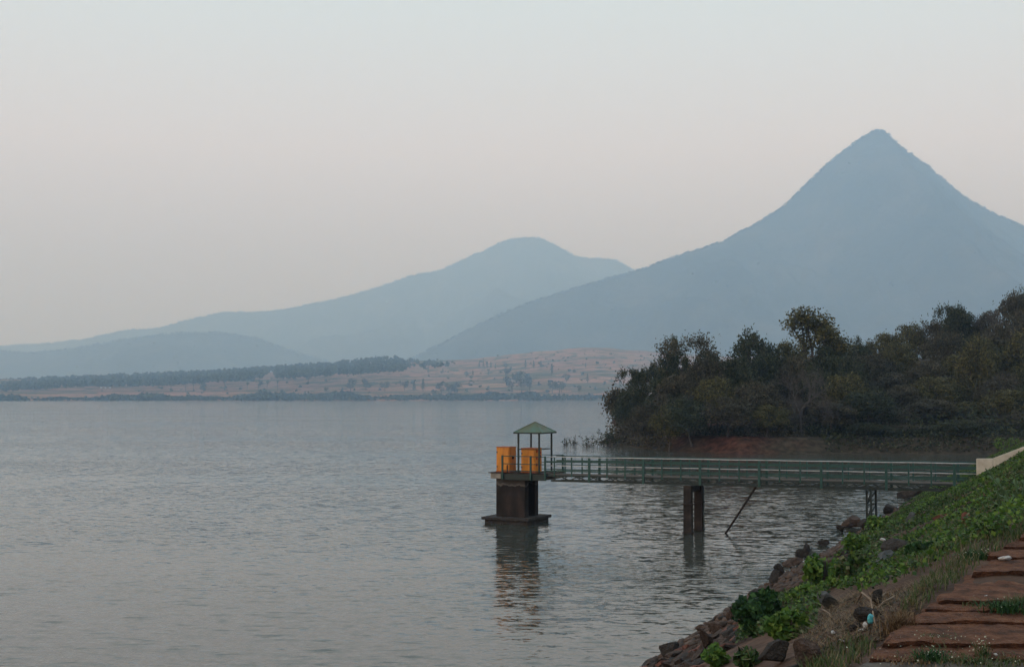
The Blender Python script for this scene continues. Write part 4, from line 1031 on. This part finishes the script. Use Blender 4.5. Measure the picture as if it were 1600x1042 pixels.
for i, (px, py, wpx, hpx, mt, lean, lab) in enumerate(ROCKS):
    if py > 1040:
        q = emb_at(px, 1040); q2 = emb_at(px, 1036); q = q + (q - q2) * ((py - 1040) / 4)
    else: q = emb_at(px, py)
    sc_ = q.y / F; w_, h_ = wpx * sc_ / 2, hpx * sc_ / 2
    me = rock_mesh(930 + i, M[mt], 3 if q.y > 25 else 4, 13 if wpx < 46 else 18, 0.09)
    o = link('rock', me, None, (q.x, q.y + w_ * 0.3, max(q.z, 0.0) + h_ * 0.72), (rng.normal() * 0.1, math.radians(lean), rng.uniform(-0.5, 0.5)), (w_ * 1.25, w_ * 0.9, h_ * 1.3))
    tag(o, lab, 'rock', 'loose rocks on the bank')

# ------------------------------------------------------------------ laterite steps
steps = empty('laterite_steps', (3.4, 10.0, 4.6)); tag(steps, 'worn red laterite stone steps at the bottom right corner', 'steps')
STEPS = [(1056, 1306, 4.80, 'concrete'), (1027, 1350, 4.84, 'laterite'), (1001, 1371, 4.90, 'laterite'), (968, 1414, 4.94, 'laterite'), (952, 1440, 4.97, 'laterite'), (934, 1462, 5.03, 'laterite'),
         (891, 1520, 5.11, 'laterite'), (867, 1550, 5.17, 'laterite'), (851, 1566, 5.22, 'laterite'), (838, 1587, 5.27, 'laterite')]
def plane_pt(px, py, z):
    r_ = ray(px, py); t = (z - H) / r_.z; return Vector((r_.x * t, r_.y * t, z))
fr = [plane_pt(l, y, z) for y, l, z, _ in STEPS]
M['old_cement'] = surf('old_cement', [(0.3, (0.05, 0.042, 0.036)), (0.6, (0.11, 0.095, 0.08)), (0.8, (0.16, 0.13, 0.10))], 2.5, 0.95, 0.8, 25, dist=0.02)
for k, (y, l, z, mt) in enumerate(STEPS):
    f0 = fr[k]; yb = (fr[k + 1].y + 0.25) if k + 1 < len(fr) else f0.y + 0.9
    x = f0.x; j = 0
    while x < 8.5:
        L_ = rng.uniform(1.8, 3.6) if j else rng.uniform(1.3, 2.4)
        nx_, ny_ = max(6, int(L_ / 0.05)), 11
        gx = np.linspace(x, x + L_ - 0.015, nx_); gy = np.linspace(f0.y, yb, ny_)
        GX, GY = np.meshgrid(gx, gy)
        fn = 0.055 * vnoise(GX, GX * 0 + k * 7.0, 0.16, 120 + k, 4)
        GYd = GY + fn * np.linspace(1, 0, ny_)[:, None] + (0.008 * rng.normal())
        GZ = z + 0.026 * vnoise(GX, GY, 0.2, 130 + k, 4) + rng.normal() * 0.006
        GZ[0] -= 0.018                            # worn front edge
        if j == 0: GX[:, 0] += 0.12 * vnoise(GY[:, 0], GY[:, 0] * 0, 0.3, 140 + k, 2)
        if j == 0:
            nxt = fr[min(k + 1, len(fr) - 1)]; prv = fr[k] if k + 1 < len(fr) else fr[k - 1]
            shr = (nxt.x - prv.x) / max(nxt.y - prv.y, 0.15) * 0.9
            GX = GX + (GY - f0.y) * min(shr, 1.3) * np.linspace(1, 0, nx_)[None]
        top = np.stack([GX, GYd, GZ], -1).reshape(-1, 3)
        idx = np.arange(nx_ * ny_).reshape(ny_, nx_)
        faces = [tuple(q) for q in np.stack([idx[:-1, :-1], idx[:-1, 1:], idx[1:, 1:], idx[1:, :-1]], -1).reshape(-1, 4)]
        rim = list(idx[0, :]) + list(idx[1:, -1]) + list(idx[-1, -2::-1]) + list(idx[-2:0:-1, 0])
        low = []
        verts = [tuple(t) for t in top]
        for q in rim:
            low.append(len(verts)); t = top[q]; verts.append((t[0], t[1] + 0.10 * (q < nx_), z - 0.12))
        n_ = len(rim)
        faces += [(rim[i], low[i], low[(i + 1) % n_], rim[(i + 1) % n_]) for i in range(n_)]
        low2 = []
        for q in low: low2.append(len(verts)); verts.append((verts[q][0], verts[q][1], z - 0.5))
        faces += [(low[i], low2[i], low2[(i + 1) % n_], low[(i + 1) % n_]) for i in range(n_)]
        me = bpy.data.meshes.new('step_slab'); me.from_pydata(verts, [], faces); me.update(); me.materials.append(M['old_cement' if mt == 'concrete' else mt])
        o = link('step_slab', me, steps); o.matrix_parent_inverse = Matrix.Translation((-3.4, -10.0, -4.6))
        x += L_; j += 1

# ------------------------------------------------------------------ near bank: plants
def in_poly(px, py, poly):
    ins = np.zeros(px.shape, bool); n = len(poly)
    for i in range(n):
        (ax, ay), (bx, by) = poly[i], poly[(i + 1) % n]
        ins ^= ((ay > py) != (by > py)) & (px < (bx - ax) * (py - ay) / (by - ay + 1e-9) + ax)
    return ins
VEG = [(1440, 760), (1480, 738), (1524, 724), (1600, 690), (1760, 640), (1760, 760), (1610, 832), (1545, 848), (1500, 880), (1470, 892), (1440, 905), (1400, 925), (1345, 930), (1300, 928), (1285, 950), (1275, 985),
       (1235, 1000), (1180, 1000), (1150, 1012), (1165, 960), (1190, 942), (1252, 920), (1285, 888), (1316, 864), (1334, 846), (1366, 828), (1392, 808), (1410, 790), (1428, 778)]
def bank_samples(n, vlo, vhi):
    u = rng.uniform(U0 + 0.2, 0.8, n); v = vlo + (vhi - vlo) * rng.random(n) ** 1.25
    X, Y = xy_of(u, v); z = emb_z(u, v)
    px, py = project(X, Y, z)
    return u, v, X, Y, z, px, py
u, v, X, Y, z, px, py = bank_samples(420000, 9, 108)
ok = in_poly(px, py, VEG) & (vnoise(u, v, 1.3, 61, 4) + 0.25 * rng.normal(size=len(u)) > -0.02)
u, v, X, Y, z = u[ok], v[ok], X[ok], Y[ok], z[ok]
mound = np.clip(vnoise(u, v, 1.5, 63, 3) + 0.45, 0.05, 1.3)
hz_ = 0.03 + 0.30 * mound * rng.uniform(0.2, 1.0, len(u)) * (1 - 0.55 * smooth((v - 44) / 10))
Pc = np.stack([X, Y, z + hz_], 1)
g1 = vnoise(u, v, 2.6, 67, 2)
br = g1 + rng.normal(size=len(u)) * 0.22 > 0.26
sz = rng.uniform(0.035, 0.10, len(u)) * (0.8 + 0.35 * smooth((v - 15) / 30))
for sel, mt, nm, lab in ((~br, 'creeper', 'creeper', 'dark green creeper carpeting the slope of the bank'), (br, 'bush_bright', 'bright_creeper', 'patches of yellow-green creeper leaves on the bank')):
    V, Fc = leaf_quads(Pc[sel], sz[sel] * (1.0 if mt == 'creeper' else 1.15), 0.9, 0.8)
    stuff(link(nm, mesh_np(nm, V, Fc, M[mt])), lab)

def bush(px, py, wpx, hpx, mat, leaf, n, lab, seed, name='bush'):
    q = emb_at(px, py); sc_ = q.y / F; w_, h_ = wpx * sc_ / 2, hpx * sc_
    rr = np.random.default_rng(seed); segs = []
    for j in range(14):
        az = rr.uniform(0, 6.28); e_ = np.array([math.cos(az) * w_ * 0.7 * rr.random(), math.sin(az) * w_ * 0.7 * rr.random(), h_ * rr.uniform(0.5, 0.85)]); md = e_ * 0.5 + np.array([0, 0, h_ * 0.08])
        segs += [(0, 0, -0.1, *md, 0.018, 0.012), (*md, *e_, 0.012, 0.006)]
    nl = 16; Lb = rand_unit(nl, rr) * np.array([w_ * 0.66, w_ * 0.66, h_ * 0.34]) + np.array([0, 0, h_ * 0.5]); idx = rr.integers(0, nl, n)
    dirs = rand_unit(n, rr); Pq = Lb[idx] + dirs * (rr.uniform(0.55, 1.0, n) * min(w_, h_) * 0.40)[:, None]
    Pq[:, 2] = np.maximum(Pq[:, 2], Pq[:, 0] * SLOPE * 0.6 - 0.05)
    e = empty(name, q); tag(e, lab, 'bush', 'bushes on the bank')
    link('stems', mesh_np('stems', *tubes(np.array(segs), 4), M['twig']), e)
    link('leaves', mesh_np('leaves', *leaf_quads(Pq, rr.uniform(0.6, 1.25, n) * leaf, 0.7, 0.75, rr), M[mat]), e)
bush(1190, 990, 90, 66, 'bush_dark', 0.14, 1500, 'big deep green bush by the stone pitching near the bottom', 41)
bush(1232, 1000, 70, 44, 'bush_bright', 0.10, 700, 'lighter green bush just right of the big deep green one', 42)
bush(1290, 920, 70, 56, 'bush_bright', 0.13, 1100, 'brightest yellow-green bush above the slanting grey slab', 43)
bush(1258, 948, 44, 34, 'bush_bright', 0.12, 420, 'small yellow-green bush left of the slanting grey slab', 44)
bush(1338, 868, 46, 36, 'bush_bright', 0.14, 500, 'yellow-green bush at the upper edge of the stone pitching', 45)
bush(1372, 832, 40, 26, 'bush_bright', 0.15, 420, 'yellow-green bush right of the rock pile under the trestle', 46)
bush(1443, 882, 56, 30, 'bush_dark', 0.12, 900, 'rounded dark green bush in the middle of the bank', 47)
bush(1335, 912, 60, 40, 'creeper', 0.12, 800, 'leafy green bush between the grey rock and the dry brush', 48)
bush(1548, 838, 52, 24, 'creeper', 0.09, 700, 'low leafy bush beside the top of the red steps', 49)
bush(1118, 1040, 44, 30, 'bush_bright', 0.10, 260, 'small light green plant at the bottom edge on the stone pitching', 50)
bush(1170, 1040, 50, 24, 'creeper', 0.10, 320, 'low green plant at the bottom edge left of the dark boulder', 51)
bush(1575, 700, 50, 16, 'bush_bright', 0.14, 380, 'green bush peeping over the far side of the sloping parapet', 52)

# broad-leaved milkweed at the right edge
def milkweed(px, py, hpx, n, lab, seed):
    q = emb_at(px, py); sc_ = q.y / F; h_ = hpx * sc_; rr = np.random.default_rng(seed)
    e = empty('milkweed', q); tag(e, lab, 'plant', 'broad-leaved plants at the right edge')
    for st in range(3):
        lx_, ly_ = rr.normal() * 0.25 * h_, rr.normal() * 0.2 * h_; hh = h_ * rr.uniform(0.75, 1.0)
        m = MB(); m.tube([(0, 0, -0.05), (lx_ * 0.4, ly_ * 0.4, hh * 0.5), (lx_, ly_, hh)], [0.022, 0.016, 0.01], 6); m.build('stem', M['milkweed'], e)
        for k in range(n):
            t = 0.25 + 0.75 * (k + 0.5) / n; bx, by, bz = lx_ * t, ly_ * t, hh * t
            az = k * 1.57 + rr.normal() * 0.3 + st; L_ = h_ * rr.uniform(0.15, 0.22) * (1.1 - 0.4 * t); up_ = rr.uniform(0.3, 1.0)
            d = Vector((math.cos(az), math.sin(az), up_)).normalized(); sdv = Vector((-math.sin(az), math.cos(az), 0)); nrm = d.cross(sdv)
            V = []; Fc = []
            for i_, (tt, ww) in enumerate(((0, 0.12), (0.3, 0.75), (0.6, 1.0), (0.85, 0.7), (1.0, 0.08))):
                c = d * (L_ * tt) + nrm * (0.10 * L_ * tt * tt)
                V += [c - sdv * ww * L_ * 0.30 - nrm * 0.05 * L_, c, c + sdv * ww * L_ * 0.30 - nrm * 0.05 * L_]
                if i_: b0 = 3 * i_; Fc += [(b0 - 3, b0 - 2, b0 + 1, b0), (b0 - 2, b0 - 1, b0 + 2, b0 + 1)]
            me = bpy.data.meshes.new('leaf'); me.from_pydata(V, [], Fc); me.materials.append(M['milkweed'])
            for f in me.polygons: f.use_smooth = True
            link('leaf', me, e, (bx, by, bz))
milkweed(1592, 806, 74, 8, 'tall grey-green broad-leaved plant at the right edge', 61)
milkweed(1566, 812, 50, 7, 'broad-leaved plant left of the tallest one at the right edge', 62)
milkweed(1562, 834, 34, 5, 'small broad-leaved plant below the others at the right edge', 63)

# grasses
def blades(P, hgt, r=rng, lean=0.5, w=0.006):
    n = len(P); az = r.uniform(0, 6.283, n); ln = r.uniform(0.1, lean, n); h_ = hgt * r.uniform(0.5, 1.1, n)
    d = np.stack([np.cos(az) * ln, np.sin(az) * ln, np.ones(n)], 1)
    sdv = np.stack([-np.sin(az), np.cos(az), 0 * az], 1) * w
    m1 = P + d * (h_ * 0.5)[:, None]; tp = P + d * h_[:, None] + np.stack([np.cos(az) * ln * h_ * 0.5, np.sin(az) * ln * h_ * 0.5, -0.15 * h_], 1)
    V = np.stack([P - sdv, P + sdv, m1 + sdv * 0.8, m1 - sdv * 0.8, m1 - sdv * 0.8, m1 + sdv * 0.8, tp + sdv * 0.15, tp - sdv * 0.15], 1).reshape(-1, 3)
    return V, np.arange(8 * n).reshape(2 * n, 4)
GR = [(1470, 890), (1510, 862), (1560, 838), (1600, 826), (1600, 842), (1556, 866), (1520, 892), (1465, 934), (1440, 952), (1405, 960), (1420, 930)]
u, v, X, Y, z, px, py = bank_samples(120000, 8, 30)
ok = in_poly(px, py, GR); ok[np.cumsum(ok) > 5000] = False
V, Fc = blades(np.stack([X, Y, z], 1)[ok], 0.14)
stuff(link('bank_grass', mesh_np('bank_grass', V, Fc, M['grass'])), 'thin green and yellowing grass along the edge of the red steps')
GR2 = [(1240, 1060), (1300, 1010), (1340, 1000), (1372, 1010), (1352, 1030), (1310, 1060)]
VG2 = [(1400, 905), (1450, 850), (1500, 800), (1540, 760), (1600, 700), (1640, 700), (1620, 840), (1540, 852), (1480, 890)]
ok2 = bank_samples(150000, 10, 60); okm = in_poly(ok2[5], ok2[6], VG2); okm[np.cumsum(okm) > 5000] = False
V, Fc = blades(np.stack(ok2[2:5], 1)[okm], 0.26)
stuff(link('bank_grass', mesh_np('bank_grass', V, Fc, M['grass'])), 'wispy yellowing grass mixed into the creeper on the upper bank')
ok = in_poly(px, py, GR2); ok[np.cumsum(ok) > 3500] = False
V, Fc = blades(np.stack([X, Y, z], 1)[ok], 0.13)
stuff(link('bank_grass', mesh_np('bank_grass', V, Fc, M['grass'])), 'short grey-green grass below the left end of the red steps')
DRY = [(1282, 955), (1330, 930), (1400, 926), (1450, 905), (1470, 912), (1440, 950), (1375, 1005), (1320, 1005), (1250, 1045), (1240, 1010), (1275, 985)]
ok = in_poly(px, py, DRY); ok[np.cumsum(ok) > 2600] = False
V, Fc = blades(np.stack([X, Y, z + 0.01], 1)[ok], 0.09, lean=3.2, w=0.003)
stuff(link('dry_brush', mesh_np('dry_brush', V, Fc, M['straw'])), 'flattened dry brown grass and twigs on the bare soil by the steps')
ok = in_poly(px, py, DRY); ok[np.cumsum(ok) > 2600] = False
V, Fc = leaf_quads(np.stack([X, Y, z + 0.015], 1)[ok], rng.uniform(0.03, 0.08, int(ok.sum())), 2.5, 0.6)
stuff(link('dead_leaves', mesh_np('dead_leaves', V, Fc, M['leaf_brown'])), 'dead leaves scattered on the bare soil of the bank')
def tuft(px, py, n, hgt, rad, mat, lab, name='grass_tuft', z=None, lean=0.5, flowers=0, group='grass tufts and weeds by the steps'):
    q = emb_at(px, py) if z is None else plane_pt(px, py, z)
    Pq = np.column_stack([rng.normal(size=n) * rad, rng.normal(size=n) * rad * 0.7, np.full(n, -0.02)])
    e = empty(name, q); tag(e, lab, 'grass' if not flowers else 'weed', group)
    link('blades', mesh_np('blades', *blades(Pq, hgt, lean=lean, w=0.005), M[mat]), e)['kind'] = 'stuff'
    if flowers:
        Pf = np.column_stack([rng.normal(size=flowers) * rad * 1.4, rng.normal(size=flowers) * rad, rng.uniform(0.3, 1.0, flowers) * hgt])
        link('flowers', mesh_np('flowers', *leaf_quads(Pf, rng.uniform(0.008, 0.018, flowers), 0.8, 0.9), M['flower']), e)['kind'] = 'stuff'
tuft(1404, 990, 300, 0.26, 0.07, 'straw', 'tall straw-coloured grass tuft at the left end of the steps', lean=0.6)
tuft(1420, 968, 90, 0.16, 0.08, 'straw', 'shorter straw-coloured tuft behind the tall one')
tuft(1462, 1004, 130, 0.11, 0.10, 'grass', 'white-flowered weed growing from the widest step joint', 'weed', 4.85, 0.9, 45)
tuft(1452, 1028, 160, 0.12, 0.07, 'bush_dark', 'green weed on the second lowest step', 'weed', 4.84, 0.8, 12)
tuft(1536, 1026, 60, 0.17, 0.03, 'grass', 'slim pale weed standing on the lower steps at right', 'weed', 4.84, 0.5, 30)
tuft(1570, 952, 260, 0.13, 0.10, 'bush_dark', 'thick green weed at the right edge between the middle steps', 'weed', 4.97, 0.9, 10)
tuft(1594, 948, 160, 0.16, 0.06, 'grass', 'grass clump at the right edge above the middle steps', 'grass_tuft', 4.97, 0.7)
tuft(1540, 946, 110, 0.07, 0.10, 'grass', 'low grass below the white litter bag on the steps', 'grass_tuft', 4.97, 0.9)
tuft(1556, 1030, 320, 0.06, 0.22, 'grass', 'long low grass line on the lowest red step at right', 'grass_tuft', 4.84, 1.0, 24)
tuft(1500, 1030, 260, 0.06, 0.20, 'grass', 'long low grass line on the lowest red step in the middle', 'grass_tuft', 4.84, 1.0, 14)
tuft(1420, 1030, 160, 0.05, 0.14, 'straw', 'thin dry grass line at the left of the lowest red step', 'grass_tuft', 4.84, 1.0, 12)
tuft(1530, 870, 220, 0.12, 0.09, 'bush_dark', 'dark green weed at the left end of the upper steps', 'weed', 5.11, 0.9, 30)

# litter, sticks
def crumple(name, px, py, wpx, hpx, mat, lab, seed, z=None, cat='litter', group='litter on the bank', zoff=0.0):
    q = emb_at(px, py) if z is None else plane_pt(px, py, z); sc_ = q.y / F
    rr = np.random.default_rng(seed)
    bm = bmesh.new(); bmesh.ops.create_icosphere(bm, subdivisions=3, radius=1.0)
    for v_ in bm.verts: v_.co *= 1 + 0.35 * mnoise.noise(v_.co * 1.7 + Vector((seed, 2, 1))) + 0.12 * mnoise.noise(v_.co * 5 + Vector((seed, 0, 0)))
    me = bpy.data.meshes.new(name); bm.to_mesh(me); bm.free(); me.materials.append(M[mat])
    o = link(name, me, None, (q.x, q.y, q.z + hpx * sc_ * 0.4 + zoff), (0.2, rr.uniform(-0.5, 0.5), rr.uniform(0, 3)), (wpx * sc_ / 2.6, wpx * sc_ / 3.2, hpx * sc_ / 2.4))
    return tag(o, lab, cat, group)
crumple('plastic_bag', 1361, 976, 15, 22, 'cyan_litter', 'crumpled cyan plastic bag on the bare soil left of the steps', 3, cat='bag')
crumple('plastic_bag', 1352, 981, 12, 12, 'white_litter', 'pale plastic scrap touching the cyan bag', 4)
crumple('plastic_scrap', 1347, 986, 16, 5, 'white_litter', 'white plastic strip just below the cyan bag', 5)
crumple('plastic_bag', 1541, 937, 11, 9, 'white_litter', 'bright white litter bag on the middle steps', 6, 4.98)
crumple('plastic_scrap', 1571, 875, 26, 8, 'white_litter', 'long pale rag lying on the upper steps at right', 7, 5.13)
crumple('plastic_scrap', 1548, 895, 9, 5, 'white_litter', 'small bluish-white scrap in the upper step joint', 8, 5.06)
crumple('plastic_scrap', 1556, 1024, 9, 5, 'white_litter', 'white scrap on the lowest red step at right', 9, 4.85)
crumple('plastic_scrap', 1317, 1003, 17, 4, 'white_litter', 'thin white stick-like scrap on the soil below the cyan bag', 10)
crumple('plastic_scrap', 1302, 990, 12, 5, 'white_litter', 'dull white scrap on the soil left of the thin one', 11)
crumple('plastic_scrap', 1235, 943, 8, 4, 'white_litter', 'right of two white scraps at the top of the stone pitching', 12)
crumple('plastic_scrap', 1227, 946, 5, 4, 'white_litter', 'left of two white scraps at the top of the stone pitching', 13)
crumple('plastic_scrap', 1118, 985, 8, 3, 'white_litter', 'white splinter on the stone pitching near the water', 14)
crumple('plastic_scrap', 1300, 880, 7, 3, 'white_litter', 'white scrap beside the creeper above the pitching', 15)
crumple('plastic_scrap', 1380, 865, 14, 5, 'white_litter', 'pale rag on the grey rock in the creeper', 16, zoff=0.3)
STICKS = [((1358, 952), (1385, 930), 'long pale stick sloping up right of the dark block'), ((1372, 954), (1398, 936), 'second pale stick parallel to the long one'), ((1284, 955), (1298, 970), 'short bent stick below the slanting grey slab'),
          ((1338, 946), (1368, 984), 'thin arched cane crossing in front of the cyan bag'), ((1262, 978), (1280, 974), 'pale stick end beside the lighter green bush')]
for (a, b, lab) in STICKS:
    p0, p1 = emb_at(*a), emb_at(*b); md = (p0 + p1) / 2
    up_ = 0.22 if 'arched' in lab else 0.05
    m = MB(); m.tube([p0 + Vector((0, 0, 0.03)) - md, p0.lerp(p1, 0.35) + Vector((0, 0, up_)) - md, p0.lerp(p1, 0.7) + Vector((0.02, 0, up_)) - md, p1 + Vector((0, 0, 0.04)) - md], [0.012, 0.012, 0.010, 0.007], 6)
    tag(m.build('stick', M['stick'], None, True, loc=md), lab, 'stick', 'dry sticks on the bank')
